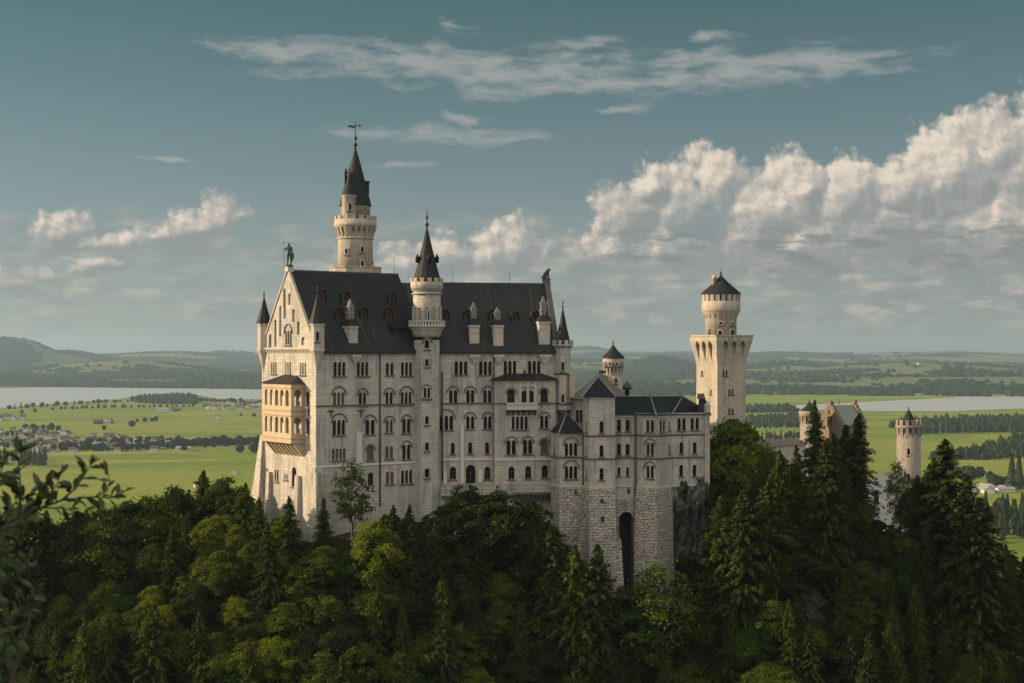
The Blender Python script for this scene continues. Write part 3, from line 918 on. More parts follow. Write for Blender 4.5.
# battered corner buttresses and the pilaster strips
mb = MB()
z0 = Z_(467, 250)
mb.hexa([fW.p(-.6, -1.1, zB), fW.p(1.2, -1.1, zB), fW.p(1.2, 1.5, zB), fW.p(-1.3, 1.5, zB),
         fW.p(-.25, -.5, z0 - .9), fW.p(1.2, -.5, z0 - .9), fW.p(1.2, 1.5, z0 - .9), fW.p(-.55, 1.5, z0 - .9)])
mb.bevbox(fW, -.4, 1.1, -.35, 1.4, z0 - .9, z0 - .1, .15, .15)
mb.hexa([fG.p(-3.8, -2.6, zB), fG.p(1.6, -2.6, zB), fG.p(1.6, 2, zB), fG.p(-3.8, 2, zB),
         fG.p(-.25, -.25, Z_(436, 262)), fG.p(.8, -.25, Z_(436, 262)), fG.p(.8, 2, Z_(436, 262)), fG.p(-.25, 2, Z_(436, 262))])
for (px, w) in ((270.5, 1.2), (299.5, 1.2)):
    u = fG.u(px); zt = Z_(476, 254)
    mb.hexa([fG.p(u - w / 2, -1.3, zB), fG.p(u + w / 2, -1.3, zB), fG.p(u + w / 2, .1, zB), fG.p(u - w / 2, .1, zB),
             fG.p(u - w / 2, -.6, zt), fG.p(u + w / 2, -.6, zt), fG.p(u + w / 2, .1, zt), fG.p(u - w / 2, .1, zt)])
mb.build('buttress', M['lime'], palace)
for fr, px, ya, yb, hw in ((fW, 358.3, 463.5, 432, .5), (fE, 461.9, 484, 425, .3), (fE, 444.8, 485, 471, .3), (fE, 479.9, 482, 470, .38)):
    u = fr.u(px); mb = MB(); mb.bevbox(fr, u - hw, u + hw, -.52, .1, fr.z(yb * 0 + ya, u), fr.z(yb, u), .0, .08)
    mb.build('chimney_breast', M['pale'], palace)
mb = MB()
for fr, px, ya, yb in ((fW, 379.6, 351, 506), (fE, 493.6, 350, 484), (fE, 442.2, 372, 480)):
    u = fr.u(px); mb.tube([fr.p(u, -.16, fr.z(yb, u)), fr.p(u, -.16, fr.z((ya + yb) / 2, u)), fr.p(u, -.16, fr.z(ya, u))], .13, 6)
mb.build('drainpipe', M['iron'], palace)
mb = MB()
for px, py in ((331, 413), (361, 412.5)):
    u, z = fW.uz(px, py)
    mb.box(fW, u - .62, u + .62, -.1, .05, z + .15, z + .42); mb.box(fW, u - .14, u + .14, -.11, .05, z - .7, z + .6)
u, z = fG.uz(309.2, 412); mb.box(fG, u - .4, u + .4, -.1, .05, z + .15, z + .42); mb.box(fG, u - .14, u + .14, -.11, .05, z - .7, z + .6)
mb.build('wall_anchor', M['iron'], palace)
# roofs
mb = MB()
def gable_roof(fr, u0, u1, dep, ze, zr, ov=.6, th=.28):
    v0 = -ov; ve = dep + ov; zs = ze - ov * (zr - ze) / (dep / 2) * .6
    sec = [(v0, zs), (dep / 2, zr), (ve, zs), (ve, zs - th), (dep / 2, zr - th * 1.5), (v0, zs - th)]
    vs = [fr.p(u0, v, z) for v, z in sec] + [fr.p(u1, v, z) for v, z in sec]
    n = 6
    fs = [(k, (k + 1) % n, (k + 1) % n + n, k + n) for k in range(n)] + [(0, 5, 4, 3, 2, 1), (6, 7, 8, 9, 10, 11)]
    mb.add(vs, [tuple(reversed(f)) for f in fs])
gable_roof(fW, .32, LW, DW, zEav, zRW)
gable_roof(fE, -5, LE - .3, DE, zEav, zRE)
roof = mb.build('roof', M['slate'], palace)
# east gable coping
mb = MB()
fEg = fEr
for (ua, za, ub, zb) in ((-.3, zEav - .2, DE / 2, zRE + .1), (DE / 2, zRE + .1, DE + .3, zEav - .2)):
    lo = [fEg.p(ua, -.3, za), fEg.p(ub, -.3, zb), fEg.p(ub, .7, zb), fEg.p(ua, .7, za)]
    mb.hexa(lo + [p + Vector((0, 0, .6)) for p in lo])
mb.bevbox(fEg, DE / 2 - .6, DE / 2 + .6, -.4, 1.0, zRE - .3, zRE + .8, .1, .1)
mb.build('gable_coping', M['darkband'], palace)
mb = MB()                                                       # ridge caps and pale lap seams
mb.box(fW, .34, LW, DW / 2 - .2, DW / 2 + .2, zRW - .2, zRW + .14)
mb.box(fE, -2, LE - .4, DE / 2 - .2, DE / 2 + .2, zRE - .2, zRE + .14)
mb.build('ridge_cap', M['iron'], roof)
def roof_pt(fr, dep, zr, px, py):
    """frame coordinates of the front roof slope where the photo shows (px,py)"""
    a, b = 0.0, dep / 2
    for _ in range(50):
        v = (a + b) / 2
        u = fr.u(px, v); zz = fr.z(py, u, v); zs = zEav + (zr - zEav) * v / (dep / 2)
        if zz > zs: a = v
        else: b = v
    return u, v, zs
# dormers
def dormer(fr, dep, zr, px, py, w=1.15, h=1.6):
    u, v, z = roof_pt(fr, dep, zr, px, py + 4)
    m1 = MB(); vf = v - .25
    m1.m = 0
    m1.wall(fr, arch(u, z - .1, w, h, n=4), [arch(u, z + .15, w * .48, h * .66, n=3)], v0=vf, depth=.3)
    L = arch(u, z - .1, w + .3, h + .2, n=4); n = len(L)
    m1.m = 1
    vs = [fr.p(a, vf - .3, b) for a, b in L] + [fr.p(a, vf + 2.2, b) for a, b in L]
    m1.add(vs, [(k, (k + 1) % n, (k + 1) % n + n, k + n) for k in range(1, n - 1 + 1)])
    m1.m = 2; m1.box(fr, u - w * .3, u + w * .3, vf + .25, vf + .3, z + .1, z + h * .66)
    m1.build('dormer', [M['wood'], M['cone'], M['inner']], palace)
for px, py in ((338.5, 314), (363, 314), (388, 314), (344.5, 298), (391, 298.5), (321, 296)):
    dormer(fW, DW, zRW, px, py)
for px, py in ((444.7, 315.5), (467.3, 316), (492.6, 316), (514.6, 317), (534.6, 316.5)):
    dormer(fE, DE, zRE, px, py)
# stone chimney houses standing on the eaves, with pyramid caps and pale chimney heads
def chimney_house(fr, px, ybot, ytop, ycap, yhead, w, depth=1.5, vf=-.15):
    u = fr.u(px, vf); zz = lambda y: fr.z(y, u, vf)
    m1 = MB()
    m1.box(fr, u - w / 2, u + w / 2, vf, vf + 7, zz(ybot), zz(ytop))
    m1.box(fr, u - w / 2 - .13, u + w / 2 + .13, vf - .13, vf + 7, zz(ytop) - .3, zz(ytop) + .1)
    m1.box(fr, u - w / 2 - .08, u + w / 2 + .08, vf - .08, vf + 5, zz(ytop) - 1.25, zz(ytop) - 1.1)
    o = m1.build('chimney_house', M['trim'], palace)
    m1 = MB()
    ap = fr.p(u, vf + w / 2 + .3, zz(ycap) + .4)
    q = [fr.p(u - w / 2 - .2, vf - .2, zz(ytop) + .1), fr.p(u + w / 2 + .2, vf - .2, zz(ytop) + .1), fr.p(u + w / 2 + .2, vf + w + 1.2, zz(ytop) + .1), fr.p(u - w / 2 - .2, vf + w + 1.2, zz(ytop) + .1)]
    m1.add(q + [ap], [(0, 1, 4), (1, 2, 4), (2, 3, 4), (3, 0, 4), (3, 2, 1, 0)])
    m1.build('cap', M['cone'], o)
    m1 = MB()
    c = fr.p(u, vf + w / 2 + .3, 0); zc = zz(ycap) - .6; zt = zz(yhead)
    s_ = Fr(tuple(fr.p(u - .5, vf + w / 2 - .2, 0).xy), tuple(fr.p(u + .5, vf + w / 2 - .2, 0).xy)); m1.m = 0
    hh = zt - zc
    for uu in (.05, .55):
        for vv in (0, .6):
            m1.box(s_, uu, uu + .4, vv, vv + .4, zc, zc + hh * .62)
    m1.box(s_, -.06, 1.06, -.06, 1.06, zc + hh * .30, zc + hh * .38); m1.box(s_, -.06, 1.06, -.06, 1.06, zc + hh * .62, zc + hh * .70)
    m1.bevbox(s_, .15, .85, .15, .85, zc + hh * .70, zc + hh * .88, .1, .1); m1.bevbox(s_, .3, .7, .3, .7, zc + hh * .88, zc + hh, .08, .08)
    m1.build('chimney_head', M['greystone'], o)
    m1 = MB()                                                   # carried on a corbel below the eave
    for k in range(4):
        zz0 = zEav - 1.0 - k * .42; ww = w / 2 + .1 - k * .26
        if ww > .1: m1.bevbox(fr, u - ww, u + ww, -.62 + k * .14, .1, zz0 - .42, zz0 - .002, 0, 0)
    m1.build('corbel', M['trim'], o)
chimney_house(fW, 353.5, 343.5, 326.5, 317, 299, 1.7, vf=.5)
chimney_house(fE, 474.5, 343.5, 325.5, 317, 302, 1.75, vf=.4)
chimney_house(fE, 498.5, 346, 325.5, 319, 307, 1.75, vf=.1)
chimney_house(fE, 544.6, 344.5, 322, 314, 296, 2.0, vf=.3)
mb = MB()                                                       # low flat-roofed dormer by the stair tower
u, v, z = roof_pt(fW, DW, zRW, 396.5, 330)
mb.box(fW, u - 1.0, u + 1.0, v - .5, v + 2, z - .8, z + .5); mb.hexa([fW.p(u - 1.4, v - 1.0, z + .3), fW.p(u + 1.4, v - 1.0, z + .3), fW.p(u + 1.4, v + 2, z + 1.6), fW.p(u - 1.4, v + 2, z + 1.6),
    fW.p(u - 1.4, v - 1.0, z + .5), fW.p(u + 1.4, v - 1.0, z + .5), fW.p(u + 1.4, v + 2, z + 1.8), fW.p(u - 1.4, v + 2, z + 1.8)])
mb.build('dormer', M['slate'], palace)
mb = MB()
for px, y0, y1 in ((394, 275, 257), (452.5, 283, 268), (509.5, 284, 270)):
    fr, dep = (fW, DW) if px < 420 else (fE, DE)
    u = fr.u(px, dep / 2); mb.tube([fr.p(u, dep / 2, fr.z(y0, u, dep / 2) - .4), fr.p(u, dep / 2, fr.z(y1, u, dep / 2))], .035, 5)
mb.build('lightning_rod', M['iron'], palace)

# corner turrets of the palace
def corner_turret(px, Y, r, y_bot, y_eav, y_apex, y_fin, y_base, n=8, crown=False, wz=None, mat='trim', long=None):
    x = X_(px, Y); k = Y / F
    zb, ze, za, zf, z0 = [(HY - q) * k for q in (y_base, y_eav, y_apex, y_fin, y_bot)]
    m1 = MB()
    rot = R(22.5)
    m1.lathe(x, Y, [(.12, z0), (r * .45, z0 + (zb - z0) * .35), (r * .8, z0 + (zb - z0) * .75), (r * 1.12, zb - .12), (r * 1.12, zb + .12), (r, zb + .13), (r, ze - .45), (r * 1.12, ze - .4), (r * 1.14, ze)], n, rot, False)
    o = m1.build('corner_turret', M[mat], palace)
    m1 = MB()
    rr = r * (1.02 if crown else 1.25)
    m1.lathe(x, Y, [(rr, ze + .01), (rr * .98, ze + .15), (rr * .46, ze + (za - ze) * .52), (.09, za)], n, rot, False)
    m1.build('spire', M['cone'], o)
    m1 = MB(); finial(m1, x, Y, za, max(.6, zf - za), .13); m1.build('finial', M['iron'], o)
    if crown:
        m1 = MB(); m1.ringboxes(x, Y, r * .98, r * 1.28, ze - .05, ze + .75, 10, .55); m1.lathe(x, Y, [(r, ze - .6), (r * 1.3, ze - .2), (r * 1.3, ze - .04)], 16); m1.build('crown', M[mat], o)
    if wz:
        for q in wz:
            tower_window(palace, x, Y, r * .93, 0.0, (HY - q) * k - .8, .45, 1.5)
    return o
corner_turret(317.5, 250.3, 1.2, 371, 323.5, 293, 285, 350, wz=[336])
corner_turret(264, 265.8, 1.15, 372, 323.5, 297, 290, 350)
corner_turret(562.8, 267.2, 1.5, 415, 344.5, 308, 300, 409, crown=True, wz=[366, 398], mat='lime')
# ring mouldings of the long east turret
mb = MB(); x = X_(562.8, 267.2)
for q in (373.5, 403):
    z = Z_(q, 267.2); mb.lathe(x, 267.2, [(1.52, z - .25), (1.7, z - .1), (1.7, z + .05), (1.52, z + .1)], 8, R(22.5), False)
mb.build('string_course', M['darkband'], palace)

# two-storey loggia on the sunlit gable
lo_u0 = fG.u(263.2, -2.4); lo_u1 = fG.u(291.6, -2.4); lv = -2.5
zz = lambda y: fG.z(y, fG.u(278, lv), lv)
mb = MB(); H = []
nA = 5; aw = (lo_u1 - lo_u0 - 1.0) / nA
for row in (397.5, 424.5):
    for k in range(nA):
        H.append(arch(lo_u0 + .5 + (k + .5) * aw, zz(row + 8), aw * .62, zz(row - 8) - zz(row + 8), n=4))
mb.wall(fG, [(lo_u0, zz(441)), (lo_u1, zz(441)), (lo_u1, zz(383.5)), (lo_u0, zz(383.5))], H, lv, .4)
fS = Fr(tuple(fG.p(lo_u1, lv, 0).xy), tuple(fG.p(lo_u1, 0, 0).xy))
fS2 = Fr(tuple(fG.p(lo_u0, 0, 0).xy), tuple(fG.p(lo_u0, lv, 0).xy))
for fs_ in (fS, fS2):
    mb.wall(fs_, [(0, zz(441)), (2.5, zz(441)), (2.5, zz(383.5)), (0, zz(383.5))], [arch(1.25, zz(405.5), 1.35, zz(389.5) - zz(405.5), n=5), arch(1.25, zz(432.5), 1.35, zz(416.5) - zz(432.5), n=5)], 0, .35)
for q in (441, 411.5, 384.5):                                   # floors and mouldings
    mb.box(fG, lo_u0 + .1, lo_u1 - .1, lv + .1, 0, zz(q) - .1, zz(q) + .15)
for q in (441.5, 437, 414.5, 409.5, 387.0):
    mb.box(fG, lo_u0 - .16, lo_u1 + .16, lv - .16, -.01, zz(q) - .14, zz(q) + .12)
for k in range(nA + 3):                                         # long raking corbels
    uc = lo_u0 + .35 + k * (lo_u1 - lo_u0 - .7) / (nA + 2)
    mb.hexa([fG.p(uc - .26, -.35, zz(455)), fG.p(uc + .26, -.35, zz(455)), fG.p(uc + .26, .05, zz(455)), fG.p(uc - .26, .05, zz(455)),
             fG.p(uc - .26, lv + .2, zz(441.8)), fG.p(uc + .26, lv + .2, zz(441.8)), fG.p(uc + .26, .05, zz(441.8)), fG.p(uc - .26, .05, zz(441.8))])
log_ = mb.build('loggia', M['ochre'], palace)
mb = MB()
q = [fG.p(lo_u0 - .35, lv - .35, zz(383.4)), fG.p(lo_u1 + .35, lv - .35, zz(383.4)), fG.p(lo_u1 + .35, .02, zz(383.4)), fG.p(lo_u0 - .35, .02, zz(383.4)),
     fG.p(lo_u0 + 2.6, -.02, zz(375.5)), fG.p(lo_u1 - 2.4, -.02, zz(375.5))]
mb.add(q, [(0, 1, 5, 4), (1, 2, 5), (3, 0, 4), (2, 3, 4, 5), (3, 2, 1, 0)])
mb.build('roof', M['slate'], log_)
mb = MB()                                                       # pale shutters and columns inside
for row in (397.5, 424.5):
    for k in (1, 3):
        u = lo_u0 + .5 + (k + .5) * aw
        mb.box(fG, u - aw * .26, u + aw * .1, lv + .3, lv + .36, zz(row + 7.8), zz(row - 2))
mb.build('shutter', M['pale'], log_)

# projecting bay with hipped roof and balcony on the east block
by0 = fE.u(494.6, -1.5); by1 = fE.u(555.6, -1.5); bv = -1.5
mb = MB()
bz = lambda y, px=525: fE.z(y, fE.u(px, bv), bv)
HB = wins(palace, fE, [(511, 396.5, 'A1'), (524.6, 397, 'A1s'), (530.8, 397, 'A1s'), (544.2, 396, 'A1'), (519.7, 423, 'Q4'), (544.2, 422, 'P2h'),
                       (511.2, 447.5, 'P2b'), (527.7, 447, 'P2b'), (544.3, 446.5, 'A1', 'blind'), (511.5, 473, 'A1s'), (528.2, 472.5, 'A1s'), (544.8, 471.5, 'A1s')], bv)
mb.wall(fE, [(by0, zB), (by1, zB), (by1, bz(379)), (by0, bz(379))], HB, bv, .34)
fb = Fr(tuple(fE.p(by0, 0, 0).xy), tuple(fE.p(by0, bv, 0).xy)); mb.wall(fb, [(0, zB), (1.5, zB), (1.5, bz(379)), (0, bz(379))])
fb = Fr(tuple(fE.p(by1, bv, 0).xy), tuple(fE.p(by1, 0, 0).xy)); mb.wall(fb, [(0, zB), (1.5, zB), (1.5, bz(379)), (0, bz(379))])
bay = mb.build('bay', M['lime'], palace)
mb = MB()
q = [fE.p(by0 - .6, bv - .6, bz(379)), fE.p(by1 + .4, bv - .6, bz(379)), fE.p(by1 + .4, .02, bz(379)), fE.p(by0 - .6, .02, bz(379)), fE.p(by0 + 2.6, -.02, bz(373.6)), fE.p(by1 - 2.2, -.02, bz(373.6))]
q += [p - Vector((0, 0, .18)) for p in q[:4]]
mb.add(q, [(0, 1, 5, 4), (1, 2, 5), (3, 0, 4), (2, 3, 4, 5), (9, 8, 7, 6), (6, 7, 1, 0), (7, 8, 2, 1), (9, 6, 0, 3)])
mb.lathe(*fE.p((by0 + by1) / 2, -.8, 0).xy, [(.4, bz(379)), (.3, bz(374)), (.06, bz(369))], 8)
mb.build('roof', M['slate'], bay)
mb = MB()
z1 = fE.z(403.2, fE.u(530, bv), bv); mb.box(fE, by0, by1 + .1, bv - .12, bv + .1, z1 - .18, z1 + .12)
mb.build('string_course', M['darkband'], bay)
mb = MB()
z1 = bz(459); mb.bevbox(fE, by0 - .05, by1, bv - .15, bv + .1, z1 - .22, z1 + .12, 0, .05)
mb.build('plinth_moulding', M['pale'], bay)
mb = MB()
for px in (520, 527.7, 535): 
    u = fE.u(px, bv); mb.box(fE, u - .22, u + .22, bv - .3, bv + .1, bz(403), bz(382))
mb.box(fE, fE.u(519, bv), fE.u(536, bv), bv - .26, bv + .1, bz(386.5), bz(384.5))
mb.build('frieze', M['trim'], bay)
mb = MB()                                                       # balcony
ub0 = fE.u(505.5, bv); ub1 = fE.u(536.3, bv)
mb.box(fE, ub0, ub1, bv - 1.3, bv + .02, bz(409.6), bz(408))
mb.box(fE, ub0, ub1, bv - 1.3, bv - 1.1, bz(403.6), bz(402.4)); mb.box(fE, ub0, ub1, bv - 1.32, bv - 1.12, bz(408), bz(407))
for k in range(24):
    u = ub0 + .1 + k * (ub1 - ub0 - .2) / 23; mb.box(fE, u - .075, u + .075, bv - 1.27, bv - 1.13, bz(407), bz(403.6))
mb.build('balcony', M['pale'], bay)
mb = MB()
for k in range(6):
    u = ub0 + .3 + k * (ub1 - ub0 - .6) / 5
    mb.hexa([fE.p(u - .17, bv - .2, bz(415)), fE.p(u + .17, bv - .2, bz(415)), fE.p(u + .17, bv + .05, bz(415)), fE.p(u - .17, bv + .05, bz(415)),
             fE.p(u - .17, bv - 1.2, bz(409.7)), fE.p(u + .17, bv - 1.2, bz(409.7)), fE.p(u + .17, bv + .05, bz(409.7)), fE.p(u - .17, bv + .05, bz(409.7))])
mb.build('balcony_bracket', M['darkband'], bay)

# terrace with parapet along the foot of the east block
mb = MB()
t0 = fE.u(441.5, -4.2); t1 = fE.u(555, -4.2); tv = -4.2
tz = lambda y, px=500: fE.z(y, fE.u(px, tv), tv)
zt = tz(489.5)
mb.box(fE, t0, t1, tv, 0, zt - .9, zt)
mb.box(fE, t0, t1, tv - .1, tv + .3, zt + .88, zt + 1.1); mb.box(fE, t0, t1, tv - .08, tv + .25, zt, zt + .2)
n = 46
for k in range(n):
    u = t0 + (k + .5) * (t1 - t0) / n
    mb.box(fE, u - .17, u + .17, tv - .02, tv + .2, zt + .2, zt + .88)
mb.box(fE, t0, t1, tv + 1.3, -.2, -44, zt - .9)
terrace = mb.build('terrace', M['lime'], palace)
mb = MB()
for k in range(10):
    u = fE.u(516, tv) + k * (t1 - fE.u(516, tv) - .3) / 9
    mb.hexa([fE.p(u - .2, tv - .1 + .3, zt - 2.1), fE.p(u + .2, tv + .2, zt - 2.1), fE.p(u + .2, tv + .35, zt - 2.1), fE.p(u - .2, tv + .35, zt - 2.1),
             fE.p(u - .2, tv - .6, zt - .92), fE.p(u + .2, tv - .6, zt - .92), fE.p(u + .2, tv + .35, zt - .92), fE.p(u - .2, tv + .35, zt - .92)])
mb.box(fE, fE.u(514, tv), t1, tv - .62, tv + .1, zt - .9, zt - .55); mb.box(fE, t0, t1, tv - .06, tv + .5, zt - 1.25, zt - .902)  # the long dark band under the slab paints its shade
mb.build('terrace_corbel', M['darkband'], terrace)

# ================================================================== slim stair tower in the angle of the two blocks
sx, sy = X_(426.9, 262.2), 262.2; k_ = sy / F
zq = lambda y: (HY - y) * k_
stair = thing('stair_tower', 'slim round stair tower with balcony, battlements and dark spire on the palace front', 'tower', (sx, sy, -38))
mb = MB()
mb.lathe(sx, sy, [(2.85, -40), (2.5, zq(500)), (2.36, zq(462)), (2.36, zq(340))], 8, R(22.5), False)
mb.lathe(sx, sy, [(2.3, zq(337.5)), (2.5, zq(334)), (2.62, zq(331)), (3.05, zq(328)), (3.05, zq(326.4))], 24)
mb.lathe(sx, sy, [(2.42, zq(327)), (2.42, zq(290))], 28)
mb.lathe(sx, sy, [(2.43, zq(292)), (2.6, zq(290)), (2.85, zq(287.3)), (2.85, zq(282.2))], 28)
mb.lathe(sx, sy, [(2.75, zq(294.5)), (2.75, zq(293.6))], 28)
mb.corbels(sx, sy, 2.4, 2.82, zq(292.2), zq(288.5), 26, .5)
mb.build('shaft', M['lime'], stair)
mb = MB(); mb.ringboxes(sx, sy, 2.6, 2.87, zq(282.3), zq(278.4), 13, .56, .1); mb.build('battlement', M['ochre'], stair)
mb = MB(); mb.lathe(sx, sy, [(2.35, zq(281)), (2.35, zq(279)), (1.15, zq(253)), (.14, zq(228.5))], 16, 0, False)
for az in (-1.2, .25, 1.55):
    a = math.atan2(-sy, -sx) + az
    mb.lathe(sx + 1.75 * math.cos(a), sy + 1.75 * math.sin(a), [(.36, zq(263)), (.36, zq(259)), (.45, zq(258.6)), (.04, zq(254))], 6)
mb.build('spire', M['cone'], stair)
mb = MB(); finial(mb, sx, sy, zq(229), zq(209.5) - zq(229), .22); mb.build('finial', M['iron'], stair)
mb = MB(); mb.lathe(sx, sy, [(3.25, zq(326.9)), (3.25, zq(325.6)), (2.5, zq(325.5))], 28)
mb.ringboxes(sx, sy, 3.0, 3.2, zq(325.6), zq(321.6), 36, .42)
for zc_ in (321.8, ):
    for k in range(28):
        a0 = 2 * math.pi * k / 28; a1 = 2 * math.pi * (k + 1) / 28
        mb.hexa([(sx + r * math.cos(a), sy + r * math.sin(a), z) for z in (zq(321.7), zq(320.7)) for r, a in ((3.26, a0), (3.26, a1), (2.96, a1), (2.96, a0))])
mb.build('balcony', M['pale'], stair)
mb = MB()
a = math.atan2(-sy, -sx)
for j in range(-3, 4):                                          # blind arcade on the drum
    b_ = a + j * .48
    O = (sx + 2.4 * math.cos(b_), sy + 2.4 * math.sin(b_)); t_ = (-math.sin(b_), math.cos(b_))
    fr = Fr(O, (O[0] + t_[0], O[1] + t_[1]))
    mb.archband(fr, 0, zq(310), .42, .58, -.16, .1, 8); mb.box(fr, -.58, -.42, -.16, .1, zq(320), zq(310)); mb.box(fr, .42, .58, -.16, .1, zq(320), zq(310))
mb.build('blind_arcade', M['trim'], stair)
for az, py, w, h in ((.20, 320, .7, 1.5), (.18, 348.5, .8, 1.5), (.14, 366, .55, 1.25), (.10, 423.5, .6, 1.4), (.10, 449.5, .6, 1.4), (.12, 476, .75, 1.5)):
    tower_window(stair, sx, sy, (2.2 if py < 460 else 2.33) if py > 330 else 2.41, az if py < 330 else 0.0, zq(py), w, h)
for k in (-1, 1):
    c_ = Vector((sx, sy)); d_ = c_.normalized(); q_ = c_ + Vector((d_.y, -d_.x)) * .33 * k
    tower_window(stair, q_.x, q_.y, 2.2, 0.0, zq(397.5), .42, 1.75)
mb = MB(); b_ = a + .0; O = (sx + 2.2 * math.cos(b_), sy + 2.2 * math.sin(b_)); t_ = (-math.sin(b_), math.cos(b_)); fr = Fr(O, (O[0] + t_[0], O[1] + t_[1]))
mb.box(fr, -.95, .95, -.35, .2, zq(399.4), zq(398)); mb.build('window_ledge', M['sill'], stair)
mb = MB(); mb.archband(fr, 0, zq(389), .75, .92, -.2, .1, 8); mb.build('blind_arch', M['sill'], stair)
mb = MB(); mb.archband(fr, .1, zq(342.5), .62, .95, -.35, .1, 8); mb.build('window_hood', M['sill'], stair)


# ================================================================== tall round north tower behind the roof
nx, ny = X_(355.4, 279), 279.0; k_ = ny / F
zq = lambda y, k_=279 / F: (HY - y) * k_
north = thing('round_tower', 'tallest round tower behind the palace roof with turreted dark spire and weather vane', 'tower', (nx, ny, -36))
mb = MB()
mb.lathe(nx, ny, [(4.85, -40), (4.85, zq(268.5)), (4.4, zq(268.4)), (4.4, zq(272)), (3.3, zq(272.2))], 12, R(15), False)
mb.ringboxes(nx, ny, 4.5, 4.95, zq(268.6), zq(267.4), 12, .85)
mb.lathe(nx, ny, [(3.3, zq(275)), (3.22, zq(240)), (3.25, zq(232))], 32)
mb.lathe(nx, ny, [(3.25, zq(232)), (3.55, zq(228.5)), (3.95, zq(227)), (4.0, zq(224.5)), (3.9, zq(224)), (3.9, zq(220)), (3.6, zq(219.8)), (3.6, zq(223)), (3.0, zq(223.1))], 32)
mb.corbels(nx, ny, 3.2, 3.93, zq(238), zq(228.2), 22, .46)
mb.lathe(nx, ny, [(3.42, zq(239.5)), (3.42, zq(238.3))], 32)
mb.lathe(nx, ny, [(2.75, zq(224)), (2.75, zq(206)), (2.9, zq(205.6))], 28)
mb.build('shaft', M['keep'], north)
mb = MB(); mb.ringboxes(nx, ny, 3.62, 3.92, zq(220.1), zq(216.5), 16, .6); mb.build('battlement', M['keep'], north)
mb = MB(); mb.lathe(nx, ny, [(3.02, zq(206.2)), (2.95, zq(204.8)), (2.0, zq(184.5)), (1.93, zq(184)), (1.0, zq(164.5)), (.16, zq(149))], 20, 0, False)
a = math.atan2(-ny, -nx)
b_ = a + 1.45; mb.lathe(nx + 2.15 * math.cos(b_), ny + 2.15 * math.sin(b_), [(.42, zq(194)), (.42, zq(183)), (.58, zq(182.7)), (.58, zq(181.4)), (.05, zq(181))], 8, 0, False)
mb.build('spire', M['cone'], north)
mb = MB(); finial(mb, nx, ny, zq(149.5), zq(130) - zq(149.5), .26); mb.build('finial', M['iron'], north)
mb = MB()                                                       # weather vane: cross, star and arrow
mb.tube([(nx, ny, zq(134)), (nx, ny, zq(121.5))], .07, 6)
c = Vector((nx, ny, zq(126)))
mb.tube([c + Vector((-.9, 0, 0)), c + Vector((1.0, 0, .1))], .07, 6)
fv = Fr((nx - 1.2, ny - .05), (nx, ny - .05))
mb.hexa([fv.p(-.15, 0, zq(127)), fv.p(1.2, 0, zq(128.2)), fv.p(1.2, .12, zq(128.2)), fv.p(-.15, .12, zq(127)), fv.p(-.05, 0, zq(125)), fv.p(1.2, 0, zq(126)), fv.p(1.2, .12, zq(126)), fv.p(-.05, .12, zq(125))])
mb.hexa([fv.p(1.9, 0, zq(127)), fv.p(2.3, 0, zq(126.2)), fv.p(2.3, .1, zq(126.2)), fv.p(1.9, .1, zq(127)), fv.p(1.9, 0, zq(124.6)), fv.p(2.3, 0, zq(125.4)), fv.p(2.3, .1, zq(125.4)), fv.p(1.9, .1, zq(124.6))])
mb.build('weather_vane', M['iron'], north)
# stair turret clinging to its front
tx, ty = X_(349.2, 276.6), 276.6; q2 = lambda y: (HY - y) * ty / F
mb = MB(); mb.lathe(tx, ty, [(.1, q2(244)), (.75, q2(236)), (1.15, q2(228)), (1.32, q2(222)), (1.32, q2(197)), (1.42, q2(196.4)), (1.46, q2(194.8))], 20)
tur = mb.build('side_turret', M['keep'], north)
mb = MB(); mb.lathe(tx, ty, [(1.5, q2(195.3)), (1.44, q2(194)), (.6, q2(183)), (.07, q2(174))], 14, 0, False); mb.build('spire', M['cone'], tur)
mb = MB(); finial(mb, tx, ty, q2(174), 1.5, .14); mb.lathe(X_(345.8, 277.5), 277.5, [(.24, q2(188)), (.24, q2(172)), (.36, q2(171.6)), (.36, q2(170.4)), (.2, q2(170)), (.2, q2(168))], 8)
mb.build('chimney', M['iron'], tur)
tower_window(north, tx, ty, 1.3, .1, q2(210.5), .5, 1.2)
for az, py in ((.38, 253), (.38, 267), (1.15, 266), (-.5, 255)):
    tower_window(north, nx, ny, 3.22, az, zq(py), .55, 1.0)

# ================================================================== ladies' wing in front of the east end
wing = thing('castle_wing', 'long grey limestone wing with dark hipped roofs standing on rough stone buttresses', 'castle building', (20, 262, -40))
zTop = lambda y, Y: (HY - y) / F * Y
def face(pa, Ya, pb, Yb, z0, z1, W, mbw, root, v=0.0):
    A = (X_(pa, Ya), Ya); Bp = (X_(pb, Yb), Yb)
    fr = Fr(A, Bp)
    H = wins(root, fr, W)
    mbw.wall(fr, [(0, z0), (fr.L, z0), (fr.L, z1), (0, z1)], H, 0, .34)
    return fr
zw = zTop(486, 257.5)
mw = MB(); bands = MB(); frs = {}
frs['a0'] = face(551.2, 261.5, 559.5, 258.6, zw, zTop(433.5, 258), [(554.6, 449, 'S1n'), (554.8, 472, 'S1n')], mw, wing)
frs['a1'] = face(559.5, 258.6, 583.2, 258.8, zw, zTop(433.5, 258), [(571, 449.5, 'T3h'), (571, 472.5, 'T3h')], mw, wing)
frs['b0'] = face(583.0, 258.4, 589.5, 255.8, zw, zTop(397.2, 256), [(586.5, 427, 'L1'), (586.5, 450.5, 'L1'), (586.5, 474, 'L1')], mw, wing)
